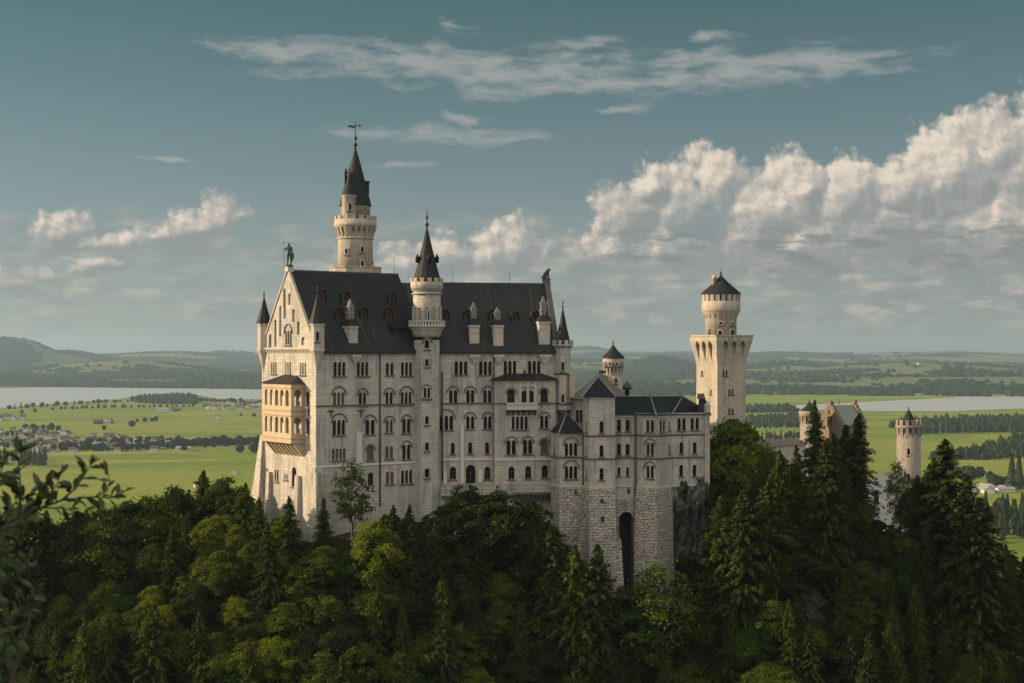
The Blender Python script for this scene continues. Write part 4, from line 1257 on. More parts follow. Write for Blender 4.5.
frs['b1'] = face(589.5, 255.8, 615.0, 256.4, zw, zTop(397.2, 256), [(601.6, 427, 'S1'), (601.6, 451, 'S1'), (601.6, 474, 'S1')], mw, wing)
frs['b2'] = face(615.0, 256.4, 614.6, 260, zw, zTop(397.2, 256), [], mw, wing)
frs['c'] = face(614.6, 258.6, 635.8, 258.8, zw - 2.6, zTop(413.2, 258.6), [(619, 425.5, 'S1'), (627.6, 425.5, 'S1'), (619, 449.5, 'S1'), (627.6, 449.5, 'S1'), (619, 471.5, 'S1n'), (627.6, 471.5, 'S1n')], mw, wing)
frs['d0'] = face(635.8, 258.8, 656.4, 256.4, zw, zTop(413.2, 257.6), [(650, 426, 'P2'), (650, 449, 'P2h'), (650, 472, 'P2h')], mw, wing)
frs['d1'] = face(656.4, 256.4, 671.4, 259.6, zw, zTop(413.2, 257.6), [(662.6, 426, 'P2'), (669.5, 426, 'S1n'), (669.5, 449, 'S1n')], mw, wing)
frs['e'] = face(671.4, 259.6, 708.6, 261.4, zw, zTop(412.8, 260), [(681.6, 424.5, 'P2'), (694.8, 424, 'P2'), (681.4, 448, 'S1'), (694.8, 448, 'S1'), (681.2, 470.5, 'S1'), (694.6, 470.5, 'S1')], mw, wing)
frs['f'] = face(708.6, 261.4, 709.8, 272, zw, zTop(412.8, 260), [], mw, wing)
fr = frs['e']; mw.box(fr, fr.L - .75, fr.L + .15, -.18, .3, zw, zTop(405, 261))
mw.wall(frs['f'], [(0, zTop(415, 261)), (10, zTop(415, 261)), (5, zTop(396, 264))])
# backs, so that the wing is closed
def pt(px, Y): return (X_(px, Y), Y)
mw.prism([pt(583, 258.5), pt(615, 260), pt(614.6, 272), pt(584, 272)], zw, zTop(397.3, 256))
mw.prism([pt(560, 259.2), pt(583, 259.2), pt(583, 268), pt(556, 266)], zw, zTop(433.6, 258))
wing_wall = mw.build('wall', M['lime'], wing)
# the blind arches on the oblique bay face
mb = MB()
fr = frs['d1']
for py in (449.5, 473):
    u, z = fr.uz(662.8, py)
    mb.archband(fr, u, z + .5, .85, 1.0, -.09, .1, 8); mb.box(fr, u - 1.0, u - .85, -.09, .1, z - 1.3, z + .5); mb.box(fr, u + .85, u + 1.0, -.09, .1, z - 1.3, z + .5)
mb.build('blind_arch', M['trim'], wing)
for nm, fr in frs.items():
    for q in {'a0': (457.5,), 'a1': (457.5,), 'b2': (), 'f': ()}.get(nm, (435, 458)):
        mb = MB(); z = zTop(q, 258.2); mb.box(fr, -.04, fr.L + .04, -.14, .1, z - .22, z + .1); mb.build('string_course', M['darkband'], wing)
for nm, fr in frs.items():
    if nm in ('f', 'b2'): continue
    mb = MB(); mb.box(fr, -.03, fr.L + .03, -.2, .15, zw - .3, zw + .08); mb.build('plinth_moulding', M['trim'], wing)
    zt_ = {'a': 433.5, 'b': 397.2}.get(nm[0], 415.6); zt_ = zTop(zt_, (fr.O.y + fr.Y(fr.L)) / 2)
    mb = MB(); mb.box(fr, -.03, fr.L + .03, -.12, .1, zt_ - .3, zt_ - .02); mb.build('cornice', M['trim'], wing)
mb = MB()
for px, Y, ya, yb in ((583.4, 258.2, 433, 490), (635.4, 258.3, 415, 560)):
    x = X_(px, Y); mb.tube([(x, Y, zTop(yb, Y)), (x, Y, zTop(ya, Y))], .17, 6)
mb.build('drainpipe', M['iron'], wing)
# roofs of the wing
mb = MB()
def hip(pts, apex):
    """eave ring and apex (one or two points)"""
    n = len(pts)
    if len(apex) == 1:
        mb.add([*pts, apex[0]], [(k, (k + 1) % n, n) for k in range(n)] + [tuple(range(n - 1, -1, -1))])
e = lambda px, py, Y: P(px, py, Y)
zb_ = zTop(396.8, 256)
ring = [Vector((X_(581.6, 255.2), 255.2, zb_)), Vector((X_(616.2, 255.7), 255.7, zb_)), Vector((X_(615.5, 268), 268, zb_)), Vector((X_(583, 268), 268, zb_))]
hip(ring, [P(598.2, 376.5, 261.8)])
zb_ = zTop(433.3, 258)
ring = [Vector((X_(549.8, 261.6), 261.6, zb_)), Vector((X_(558.8, 257.9), 257.9, zb_)), Vector((X_(583.3, 258.1), 258.1, zb_)), Vector((X_(583.3, 266), 266, zb_)), Vector((X_(556, 266), 266, zb_))]
hip(ring, [P(566.5, 413, 263)])
zc = zTop(414.5, 258.4)
# long roof over middle and right part: ridge from px 612 to 683
r0 = P(613, 396.2, 265.5); r1 = P(683, 396.0, 266.5)
f0 = Vector((X_(614, 257.9), 257.9, zc)); f1 = Vector((X_(671.8, 259.0), 259.0, zc)); f2 = Vector((X_(710.2, 260.8), 260.8, zc)); b0 = Vector((X_(612, 273), 273, zc)); b2 = Vector((X_(709, 273), 273, zc))
r2 = P(701.5, 411, 266.4)
mb.add([f0, f1, f2, r2, r1, r0, b0, b2], [(0, 1, 4, 5), (1, 2, 3, 4), (2, 7, 3), (7, 6, 5, 4), (4, 3, 7), (6, 0, 5), (0, 6, 7, 2, 1)])
# roof over the two-faced bay
ring = [Vector((X_(635.2, 258.4), 258.4, zc - .05)), Vector((X_(656.4, 255.6), 255.6, zc - .05)), Vector((X_(672.2, 259.2), 259.2, zc - .05)), Vector((X_(672, 266), 266, zc - .05)), Vector((X_(636, 266), 266, zc - .05))]
hip(ring, [P(650, 395.2, 265)])
# raised gable slope at the right-hand end
g0 = P(701.2, 396.2, 266.5)
mb.add([Vector((X_(697, 262), 262, zTop(411, 262))), Vector((X_(711.5, 262), 262, zTop(416, 262))), g0 + Vector((-.3, 0, 0)), g0 + Vector((.6, 0, 0)), Vector((X_(711.5, 271), 271, zTop(415, 271))), Vector((X_(697, 271), 271, zTop(411, 271)))],
       [(0, 1, 3, 2), (3, 4, 5, 2), (1, 4, 3), (0, 2, 5), (0, 5, 4, 1)])
wroof = mb.build('roof', M['slate'], wing)
zb_ = zTop(396.8, 256); zb2 = zTop(433.3, 258)
for a_, b_ in ((Vector((X_(581.6, 255.2), 255.2, zb_)), P(598.2, 376.5, 261.8)), (Vector((X_(616.2, 255.7), 255.7, zb_)), P(598.2, 376.5, 261.8)),
               (Vector((X_(558.8, 257.9), 257.9, zb2)), P(566.5, 413, 263)), (f1, r1), (Vector((X_(656.4, 255.6), 255.6, zc - .05)), P(650, 395.2, 265)), (r0, r1)):
    mb = MB(); mb.tube([a_, a_.lerp(b_, .5), b_], .13, 6); mb.build('ridge_cap', M['lead'], wroof)
mb = MB()
mb.box(fE, fE.u(571.8, -2) - .35, fE.u(571.8, -2) + .45, -2.2, -1.2, Z_(397, 266), Z_(373, 266))
mb.box(fE, fE.u(571.8, -2) - .45, fE.u(571.8, -2) + .55, -2.3, -1.1, Z_(375, 266), Z_(373.5, 266))
mb.build('chimney', M['ochre'], wing)
mb = MB()
x, y = X_(701, 265.5), 265.5; f_ = Fr((x, y), (x + 1, y + .15)); mb.bevbox(f_, -.6, .6, -.5, .5, Z_(399, y), Z_(393.5, y), .1, .1)
mb.build('chimney', M['darkband'], wing)
mb = MB(); x, y = X_(707.8, 261.2), 261.2; f_ = Fr((x, y), (x + 1, y + .15)); mb.box(f_, -.4, .4, -.3, .5, Z_(412, y), Z_(405.5, y)); mb.bevbox(f_, -.55, .55, -.45, .65, Z_(405.5, y), Z_(403.8, y), .2, .2)
mb.lathe(x, y + .1, [(.3, Z_(404, y)), (.25, Z_(402.5, y)), (.05, Z_(401, y))], 8); mb.build('pinnacle', M['trim'], wing)
mb = MB(); x, y = X_(627.2, 266), 266; mb.lathe(x, y, [(.4, Z_(397, y)), (.4, Z_(389.5, y)), (.85, Z_(389, y)), (.8, Z_(386.5, y)), (.4, Z_(384, y)), (.1, Z_(381.5, y)), (.05, Z_(380.3, y))], 10); mb.build('ventilator', M['iron'], wing)
mb = MB(); x, y = X_(626.5, 262), 262; f_ = Fr((x, y), (x + 1, y)); mb.hexa([*(f_.p(u, v, z) for u, v, z in ((-.5, -.4, Z_(408.5, 262)), (.5, -.4, Z_(408.5, 262)), (.5, .2, Z_(405, 262)), (-.5, .2, Z_(405, 262)))), *(f_.p(u, v, z) for u, v, z in ((-.5, -.4, Z_(408.1, 262)), (.5, -.4, Z_(408.1, 262)), (.5, .2, Z_(404.6, 262)), (-.5, .2, Z_(404.6, 262))))])
mb.build('skylight', M['glass'], wing)
# rough stone substructure: battered piers and a tall arched niche
mb = MB(); zf = -47.0
def pier(top, drop=3.4):
    tp = [pt(*q) for q in top]
    cx = sum(p[0] for p in tp) / len(tp)
    bt = [(cx + (p[0] - cx) * 1.12, p[1] - (drop if p[1] < 262 else 0)) for p in tp]
    mb.prism(bt, zf, zw - .28, tp)
pier([(551.2, 261.4), (559.6, 258.3), (583.2, 258.5), (583.2, 268), (551.2, 268)], 2.2)
pier([(582.6, 258.2), (589.4, 255.5), (615.4, 256.1), (617.8, 268), (582.6, 268)], 3.4)
pier([(635.0, 258.4), (656.4, 256.0), (672.0, 259.3), (672.0, 268), (634.2, 268)], 3.2)
mb.prism([pt(671.2, 259.8), pt(708.4, 261.5), pt(709, 270), pt(671.2, 270)], zf, zw - .28)
fN = Fr(pt(612, 258.5), pt(638, 258.7))
un, zn = fN.uz(626.3, 545)
mb.wall(fN, [(0, zf), (fN.L, zf), (fN.L, zw - 2.4), (0, zw - 2.4)], [arch(un, zf + .5, 2.5, fN.z(512, un) - zf - .5, n=6)], 0, 4.5)
for (pa, pb) in ((615.6, 618.0), ):
    u = fN.u(617)
    mb.hexa([fN.p(u - 1.0, -6.5, zf), fN.p(u + .9, -6.5, zf), fN.p(u + .9, 0, zf), fN.p(u - 1.0, 0, zf), fN.p(u - .8, -2.8, Z_(539, 256)), fN.p(u + .4, -2.8, Z_(539, 256)), fN.p(u + .4, 0, Z_(539, 256)), fN.p(u - .8, 0, Z_(539, 256))])
fbk = frs['b0']
u = fbk.L
mb.hexa([fbk.p(u - 2.0, -4.2, zf), fbk.p(u - .6, -4.2, zf), fbk.p(u - .6, .4, zf), fbk.p(u - 2.0, .4, zf), fbk.p(u - 1.1, -.35, zTop(492, 256)), fbk.p(u - .1, -.35, zTop(492, 256)), fbk.p(u - .1, .4, zTop(492, 256)), fbk.p(u - 1.1, .4, zTop(492, 256))])
sub = mb.build('substructure', M['rough'], wing)
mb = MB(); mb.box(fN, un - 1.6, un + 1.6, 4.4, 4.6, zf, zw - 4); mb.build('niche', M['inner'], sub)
mb = MB()
fr = frs['b1']
for px, py, w, h in ((601.3, 501, .5, .7), (601.3, 518.5, .55, 1.0), (575.5, 492, .4, .9), (628.5, 491, .35, .9)):
    f2_ = frs['b1'] if 590 < px < 615 else (frs['a1'] if px < 590 else frs['c'])
    lean = -.25 - (zw - Z_(py, 256)) * (3.4 if 590 < px < 615 else (2.2 if px < 590 else 0)) / (zw - zf)
    u, z = f2_.uz(px, py)
    mb.box(f2_, u - w / 2, u + w / 2, lean - .12, lean + .4, z - h / 2, z + h / 2)
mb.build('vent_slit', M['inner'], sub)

# ================================================================== knights' house behind the wing
kh = thing('knights_house', 'courtyard house with green-grey and brown roof slopes showing behind the wing', 'castle building', (17, 280, -30))
mb = MB()
mb.prism([pt(569, 272), pt(629, 272), pt(625, 298), pt(575, 298)], -34, Z_(397.5, 274))
for px, py in ((577.5, 413), (580.8, 413)): pass
fk = Fr(pt(551, 269.5), pt(584, 266.5))
Hk = wins(kh, fk, [(580.6, 415.5, 'S1'), (577.6, 415.5, 'S1')])
mb.wall(fk, [(0, -30), (fk.L, -30), (fk.L, Z_(398, 266.5)), (0, Z_(398, 268))], Hk, 0, .3)
mb.build('wall', M['lime'], kh)
mb = MB()
zk = Z_(398, 272)
A0 = Vector((X_(567.5, 268), 268, zk)); A1 = Vector((X_(629, 270), 270, Z_(398, 270))); A2 = Vector((X_(628, 300), 300, zk)); A3 = Vector((X_(572, 300), 300, zk))
R0 = P(600.5, 372.6, 277); R1 = P(600.3, 373.5, 296)
AF = Vector((X_(591, 263.5), 263.5, zk))
mb.m = 0
mb.add([A0, AF, R0], [(0, 1, 2)])
mb.add([A3, A0, R0, R1], [(0, 1, 2, 3)])
mb.m = 1
mb.add([AF, A1, R0], [(0, 1, 2)])
mb.add([A1, A2, R1, R0], [(0, 1, 2, 3)]); mb.add([A2, A3, R1], [(0, 1, 2)]); mb.add([A0, A3, A2, A1, AF], [(0, 1, 2, 3, 4)])
mb.build('roof', [M['lead'], M['brownroof']], kh)
mb = MB(); f_ = Fr(pt(599, 277.5), pt(605.5, 277.5)); mb.box(f_, 0, f_.L, -.3, .5, Z_(373.4, 277.5), Z_(370.6, 277.5)); mb.build('ridge_cap', M['iron'], kh)

# small round turret of the courtyard
def gallery_tower(root, px, Y, r, yb, ysh, yg0, yg1, rg, yeav, rc, yap, yfin, mat, nslot=14, roofmat='cone', merlons=False):
    x = X_(px, Y); q = lambda y: (HY - y) / F * Y
    m1 = MB()
    m1.lathe(x, Y, [(r * 1.05, yb), (r, q(ysh))], 28)
    m1.lathe(x, Y, [(r, q(ysh)), (rg * .97, q(yg0)), (rg, q(yg0)), (rg, q(yg1) if merlons else q(yeav))], 28)
    m1.corbels(x, Y, r, rg, q(ysh) - .8, q(yg0) + .05, nslot, .5)
    m1.build('shaft', M[mat], root)
    if merlons:
        m1 = MB(); m1.ringboxes(x, Y, rg - .42, rg + .03, q(yg1) - .02, q(yeav), nslot, .56); m1.build('battlement', M[mat], root)
    m1 = MB(); m1.lathe(x, Y, [(rc, q(yeav if not merlons else yg1 - 1) - .02), (rc * .98, q(yeav if not merlons else yg1 - 1) + .2), (rc * .42, q(yeav) + (q(yap) - q(yeav)) * .52), (.07, q(yap))], 20, 0, False); m1.build('spire', M[roofmat], root)
    m1 = MB(); finial(m1, x, Y, q(yap), max(.5, q(yfin) - q(yap)), .13); m1.build('finial', M['iron'], root)
    return x
ct = thing('round_turret', 'small round turret with cone roof between the wing and the square tower', 'tower', (X_(613.2, 290), 290, -30))
x = gallery_tower(ct, 613.2, 290, 1.7, -30, 372, 366.5, 366, 2.02, 358, 2.2, 344.5, 339.5, 'keep', 16)
for az in (-.9, -.3, .3, .9):
    tower_window(ct, x, 290, 1.95, az, Z_(365.5, 290), .35, .6)
tower_window(ct, x, 290, 1.68, .3, Z_(383, 290), .4, .9)

# ================================================================== square tower
ca = R(29)
cx, cy = X_(717.4, 300), 300.0; s_ = 7.1
tO = Vector((cx, cy)); dR = Vector((math.cos(ca), math.sin(ca))); dL = Vector((-math.sin(ca), math.cos(ca)))
fR = Fr(tuple(tO), tuple(tO + dR * s_)); fL = Fr(tuple(tO + dL * s_), tuple(tO))
fRb = Fr(tuple(tO + dL * s_ + dR * s_), tuple(tO + dL * s_)); fLb = Fr(tuple(tO + dR * s_), tuple(tO + dR * s_ + dL * s_))
cen = tO + (dR + dL) * s_ / 2
sq = thing('square_tower', 'tall square limestone tower with flared head and round turret rising above the wing', 'tower', (cen.x, cen.y, -36))
zq = lambda y, Y=303.: (HY - y) / F * Y
zh0, zh1, zh2 = zq(364.5), zq(347), zq(336.4)
mb = MB()
HR = wins(sq, fR, [(725.2, 373, 'R2'), (731, 392, 'R2'), (731, 411, 'R2')]); HL = wins(sq, fL, [(702, 373, 'R1'), (710.8, 392, 'R1')])
for fr, H in ((fR, HR), (fL, HL), (fRb, []), (fLb, [])):
    mb.wall(fr, [(0, -36), (s_, -36), (s_, zh2 - .5), (0, zh2 - .5)], H, 0, .34)
mb.build('wall', M['keep'], sq)
mb = MB(); ov = .95
for fr in (fR, fL, fRb, fLb):
    Hh = []
    for t in (.2, .5, .8):
        uc = t * s_
        w = 1.5; zb = zh0 + .4; zt = zh1 + 1.25
        L = [(uc, zb), (uc + w * .32, zb + 1.0), (uc + w * .5, zt - 1.1), (uc + w * .36, zt - .5), (uc, zt), (uc - w * .36, zt - .5), (uc - w * .5, zt - 1.1), (uc - w * .32, zb + 1.0)]
        Hh.append(L)
    def vf(u, z):
        t = min(1, max(0, (z - zh0) / (zh1 + 1.3 - zh0)))
        return -.04 - ov * (t ** 1.35)
    zmid = [zh0 + (zh1 + 1.3 - zh0) * k / 5 for k in range(6)]
    rightp = [(s_ - vf(0, z) - .0, z) for z in zmid]; leftp = [(vf(0, z), z) for z in zmid]
    mb.wall(fr, leftp[:1] + rightp + [(s_ + ov + .04, zh2)] + [(-ov - .04, zh2)] + leftp[:0:-1], Hh, 0, .55, vf)
    e_ = ov + .04
    mb.box(fr, -e_ - .12, s_ + e_ + .12, -e_ - .12, -e_ + .5, zh2 - .02, zh2 + .28)
mb.prism([tuple((cen + (dR * a + dL * b) * (s_ / 2 + ov)).to_tuple()) for a, b in ((-1, -1), (1, -1), (1, 1), (-1, 1))], zh2 - .4, zh2 - .05)
mb.build('flared_head', M['keep'], sq)
mb = MB()
zd = lambda y, Y=306.: (HY - y) / F * Y
r_ = 3.15
mb.lathe(cen.x, cen.y, [(r_, zh2 - .3), (r_, zd(316.5)), (3.85, zd(311.5)), (3.9, zd(311)), (3.9, zd(301.5))], 32)
mb.corbels(cen.x, cen.y, r_, 3.88, zd(318.5), zd(309.5), 20, .5)
mb.ringboxes(cen.x, cen.y, 3.45, 3.91, zd(301.6), zd(293.5), 20, .68)
mb.lathe(cen.x, cen.y, [(3.92, zd(295.2)), (3.97, zd(293.6)), (3.3, zd(293.5))], 32)
dr = mb.build('round_turret', M['keep'], sq)
mb = MB(); mb.lathe(cen.x, cen.y, [(3.05, zd(302)), (3.05, zd(293.4))], 24); mb.build('gallery_core', M['darkband'], dr)  # dark colour puts the shade into the gallery slots
mb = MB(); mb.lathe(cen.x, cen.y, [(4.12, zd(294.6)), (4.05, zd(293.6)), (1.75, zd(284)), (.1, zd(275.6))], 24, 0, False); mb.build('cone_roof', M['cone'], dr)
mb = MB(); mb.lathe(X_(714.4, 304), 304, [(.42, zd(294)), (.42, zd(279)), (.55, zd(278.6)), (.55, zd(277.2)), (.4, zd(277)), (.4, zd(275.8))], 8); mb.build('chimney', M['ochre'], dr)
mb = MB(); finial(mb, cen.x, cen.y, zd(276.5), zd(270.5) - zd(276.5), .22); mb.build('finial', M['iron'], dr)
for az, py, w, h in ((-.05, 335.5, .65, 1.0), (.75, 335.5, .95, 1.1), (0.0, 324.8, .7, .5), (.8, 324.8, .6, .5), (-.9, 332, .4, .5)):
    tower_window(sq, cen.x, cen.y, r_, az, zd(py), w, h)

# ================================================================== curtain wall, gatehouse with its turrets
cw = thing('curtain_wall', 'pale castle wall running from the wing past the foot of the square tower', 'wall', (X_(716, 290), 290, -30))
mb = MB(); f_ = Fr(pt(706, 275), pt(724, 297)); mb.box(f_, -2, f_.L, 0, 1.2, -40, Z_(424.5, 290)); mb.box(f_, -2, f_.L, -.15, 1.35, Z_(424.5, 290) - .01, Z_(424.5, 290) + .3); mb.build('wall', M['keep'], cw)
mb = MB()
mb.box(f_, -4, f_.L + 6, -3.2, .0, -40, Z_(470, 285)); mb.build('bastion', M['lime'], cw)
lh = thing('link_building', 'low building with flat dark roof between the square tower and the gatehouse', 'castle building', (X_(775, 322), 322, -32))
mb = MB(); f_ = Fr(pt(740, 312), pt(806, 326)); mb.box(f_, 0, f_.L, 0, 5, -40, Z_(446, 320)); mb.build('wall', M['lime'], lh)
mb = MB()
q = [f_.p(-.3, -.4, Z_(446, 320)), f_.p(f_.L + .3, -.4, Z_(446, 320)), f_.p(f_.L + .3, 5.4, Z_(446, 320)), f_.p(-.3, 5.4, Z_(446, 320)), f_.p(.3, 2.6, Z_(439.5, 322)), f_.p(f_.L - .3, 2.6, Z_(439.5, 322))]
mb.add(q, [(0, 1, 5, 4), (1, 2, 5), (3, 0, 4), (2, 3, 4, 5), (3, 2, 1, 0)]); mb.build('roof', M['brownroof'], lh)
gt = thing('gate_turret', 'slender round turret with sharp cone roof left of the brick gatehouse', 'tower', (X_(809.3, 333), 333, -40))
x = gallery_tower(gt, 809.3, 333, 2.0, -40, 420, 417, 416, 2.28, 411, 1.9, 401.5, 398.5, 'gate', 14, merlons=False)
gh_ = thing('gatehouse', 'red brick gatehouse with stepped gables and grey-green roof among the trees', 'castle building', (X_(840, 335), 335, -38))
fGa = Fr(pt(819.5, 338), pt(840.5, 331)); fGs = Fr(pt(840.5, 331), (72.49 + .91 * 7.0, 331 + .415 * 7.0))
zg = lambda y: Z_(y, 333)
def stepped(L, ze, zt, n):
    """outline of a crow-stepped gable"""
    o = [(0, -40), (L, -40)]
    for k in range(n):
        z = ze + (zt - ze) * k / (n - 1); u = L - (L / 2 - .55) * k / (n - 1)
        z2 = ze + (zt - ze) * (k + 1) / (n - 1) if k < n - 1 else zt
        o += [(u, z), (u - (L / 2 - .55) / (n - 1) if k < n - 1 else L / 2 - .55, z)] if k < n - 1 else [(L / 2 + .55, zt), (L / 2 - .55, zt)]
    for k in range(n - 2, -1, -1):
        z = ze + (zt - ze) * k / (n - 1); u = (L / 2 - .55) * k / (n - 1)
        o += [(u + (L / 2 - .55) / (n - 1), z), (u, z)]
    return o
mb = MB()
ol = stepped(fGa.L, zg(419.5), zg(402.3), 6)
HGa = wins(gh_, fGa, [(829.5, 421, 'P2'), (829, 411.5, 'R1')])
mb.wall(fGa, ol, HGa, 0, .3)
fGe = Fr(tuple(fGs.p(fGs.L, 0, 0).xy), tuple(fGs.p(fGs.L, fGa.L, 0).xy))
for fr_, v0, v1 in ((fGa, .5, .5), ):
    mb.wall(fr_, [(u, z) for u, z in ol], [], .6)
# crow steps get real thickness
n = 6; L = fGa.L
for k in range(n):
    z = zg(419.5) + (zg(402.3) - zg(419.5)) * k / (n - 1)
    for sgn in (0, 1):
        u0_ = (L / 2 - .55) * k / (n - 1); u1_ = u0_ + (L / 2 - .55) / (n - 1) + .1 if k < n - 1 else L / 2
        if sgn: u0_, u1_ = L - u1_, L - u0_
        mb.box(fGa, u0_, u1_, -.06, .7, z - 1.5, z + .05)
        mb.box(fGe, u0_, u1_, -.06, .7, z - 1.5, z + .05)
mb.wall(fGs, [(0, -40), (fGs.L, -40), (fGs.L, zg(424.5)), (0, zg(424.5))], wins(gh_, fGs, [(848, 431, 'S1'), (856, 431, 'S1')]), 0, .3)
mb.wall(fGe, stepped(fGa.L, zg(419.5), zg(402.3), 6), [], 0)
mb.build('wall', M['brick'], gh_)
mb = MB()
Lq = fGs.L; dq = fGa.L
q = [fGs.p(.5, -.4, zg(425)), fGs.p(Lq - .5, -.4, zg(425)), fGs.p(Lq - .5, dq / 2, zg(405.5)), fGs.p(.5, dq / 2, zg(405.5)), fGs.p(.5, dq + .4, zg(425)), fGs.p(Lq - .5, dq + .4, zg(425))]
mb.add(q, [(0, 1, 2, 3), (3, 2, 5, 4), (0, 3, 4), (1, 5, 2), (0, 4, 5, 1)])
mb.build('roof', M['lead'], gh_)
for t in (.02, .98):
    mb = MB(); mb.box(fGs, Lq * t - .3, Lq * t + .3, dq / 2 - .4, dq / 2 + .4, zg(407), zg(400.8)); mb.build('chimney', M['brick'], gh_)
mb = MB(); mb.tube([fGs.p(2.5, dq / 2, zg(406)), fGs.p(2.5, dq / 2, zg(399))], .08, 5); mb.build('flagpole', M['iron'], gh_)
gt2 = thing('gate_turret', 'stout round gate tower with battlements and small cone roof at the castle far end', 'tower', (X_(908.6, 322), 322, -50))
x = gallery_tower(gt2, 908.6, 322, 2.5, -50, 433, 428, 425, 2.78, 419.8, 1.75, 409.5, 406.5, 'gate', 13, merlons=True)
tower_window(gt2, x, 322, 2.5, 0.0, Z_(454, 322), .55, 1.4)
tower_window(gt2, x, 322, 2.5, 0.0, Z_(479, 322), .55, 1.4)
gw = thing('gate_wall', 'pale plastered lower gate wall with white railing half hidden by firs', 'wall', (X_(885, 318), 318, -45))
mb = MB(); f_ = Fr(pt(866, 316), pt(902, 320)); mb.wall(f_, [(0, -48), (f_.L, -48), (f_.L, Z_(470, 318)), (0, Z_(478, 318))], wins(gw, f_, [(876.5, 497, 'A1'), (890, 488, 'S1')]), 0, .4)
mb.box(f_, 0, f_.L, .45, 2.4, -48, Z_(479, 318)); mb.box(f_, -1, f_.L + 1, -2.2, -.02, -50, Z_(510.5, 318))
mb.build('wall', M['pale'], gw)
mb = MB()
for k in range(14):
    u = -.5 + k * (f_.L + 1) / 13; mb.box(f_, u - .06, u + .06, -2.2, -2.08, Z_(510.5, 318), Z_(506, 318))
mb.box(f_, -1, f_.L + 1, -2.22, -2.06, Z_(506, 318), Z_(505.4, 318)); mb.build('railing', M['pale'], gw)

# ================================================================== statues on the two gables
def skin_mesh(name, verts, edges, radii, mat, sub=2):
    me = bpy.data.meshes.new(name); me.from_pydata(verts, edges, [])
    o = bpy.data.objects.new(name, me); COL.objects.link(o)
    md = o.modifiers.new('skin', 'SKIN'); md.use_smooth_shade = True
    sv = me.skin_vertices[0].data if me.skin_vertices else None
    if sv is None:
        bm = bmesh.new(); bm.from_mesh(me); bm.verts.layers.skin.verify(); bm.to_mesh(me); bm.free(); sv = me.skin_vertices[0].data
    for k, r in enumerate(radii):
        sv[k].radius = (r, r) if not isinstance(r, tuple) else r
        sv[k].use_root = (k == 0)
    o.modifiers.new('sub', 'SUBSURF').levels = sub
    o.modifiers['sub'].render_levels = sub
    dg = bpy.context.evaluated_depsgraph_get()
    m2 = bpy.data.meshes.new_from_object(o.evaluated_get(dg)); m2.name = name
    for p in m2.polygons: p.use_smooth = True
    o.modifiers.clear(); o.data = m2
    m2.materials.clear(); m2.materials.append(mat)
    return o
# standing knight, 4.6 m tall, facing left along the gable axis, lance in the raised right hand, shield at the other side
base = fG.p(DW / 2, .2, zRW + .72)
kn = thing('statue', 'green bronze statue of a standing knight with lance on the sunlit gable top', 'statue', base)
S = 3.75
V = [(0, 0, .50), (0, 0, .60), (0, 0, .72), (0, 0, .80), (0, 0, .85), (-.01, 0, .92), (-.01, 0, .99),
     (-.10, 0, .78), (-.17, -.02, .66), (-.21, -.03, .72), (-.22, -.03, .76),
     (.10, 0, .78), (.14, 0, .64), (.13, .0, .53),
     (-.05, 0, .46), (-.06, 0, .26), (-.07, 0, .05), (-.11, 0, .01),
     (.06, 0, .46), (.08, 0, .26), (.09, 0, .05), (.05, 0, .01)]
E = [(0, 1), (1, 2), (2, 3), (3, 4), (4, 5), (5, 6), (3, 7), (7, 8), (8, 9), (9, 10), (3, 11), (11, 12), (12, 13), (0, 14), (14, 15), (15, 16), (16, 17), (0, 18), (18, 19), (19, 20), (20, 21)]
Rr = [.085, .075, .095, .07, .036, .062, .04, .05, .036, .028, .026, .05, .036, .03, .062, .046, .034, .026, .062, .046, .034, .026]
body = skin_mesh('body', [(x * S, y * S, z * S + .28) for x, y, z in V], E, [r * S for r in Rr], M['bronze'])
body.parent = kn
mb = MB()
mb.tube([base + Vector((-.23 * S, -.03 * S, .1)), base + Vector((-.235 * S, -.03 * S, .6 * S)), base + Vector((-.25 * S, -.03 * S, 1.22 * S))], [.045, .045, .03], 6)
mb.build('lance', M['bronze'], kn)
mb = MB()
pts = [(.06, .62), (.24, .60), (.235, .38), (.15, .2), (.07, .36)]
q = [base + Vector((x * S, -.12 * S, z * S)) for x, z in pts] + [base + Vector((x * S, -.08 * S, z * S)) for x, z in pts]
mb.add(q, [(0, 1, 2, 3, 4), (9, 8, 7, 6, 5)] + [(k, (k + 1) % 5, (k + 1) % 5 + 5, k + 5) for k in range(5)]); mb.build('shield', M['bronze'], kn)
mb = MB(); mb.lathe(base.x, base.y, [(.75, base.z), (.7, base.z + .18), (.5, base.z + .32)], 8); mb.build('plinth', M['bronze'], kn)
# seated lion on the east gable
base = fEg.p(DE / 2, .3, zRE + .8)
ln = thing('statue', 'dark bronze statue of a seated lion on the far gable of the palace', 'statue', base)
V = [(-.55, 0, .35), (-.3, 0, .75), (.05, 0, 1.15), (.3, 0, 1.5), (.55, 0, 1.75), (.85, 0, 1.65),
     (-.5, -.3, .3), (-.05, -.36, .42), (-.1, -.36, .08), (.2, -.36, .06), (-.5, .3, .3), (-.05, .36, .42), (-.1, .36, .08), (.2, .36, .06),
     (.3, -.22, .95), (.36, -.24, .5), (.4, -.24, .1), (.62, -.24, .06), (.3, .22, .95), (.36, .24, .5), (.4, .24, .1), (.62, .24, .06), (-.85, 0, .2), (-1.05, 0, .5)]
E = [(0, 1), (1, 2), (2, 3), (3, 4), (4, 5), (0, 6), (6, 7), (7, 8), (8, 9), (0, 10), (10, 11), (11, 12), (12, 13), (2, 14), (14, 15), (15, 16), (16, 17), (2, 18), (18, 19), (19, 20), (20, 21), (0, 22), (22, 23)]
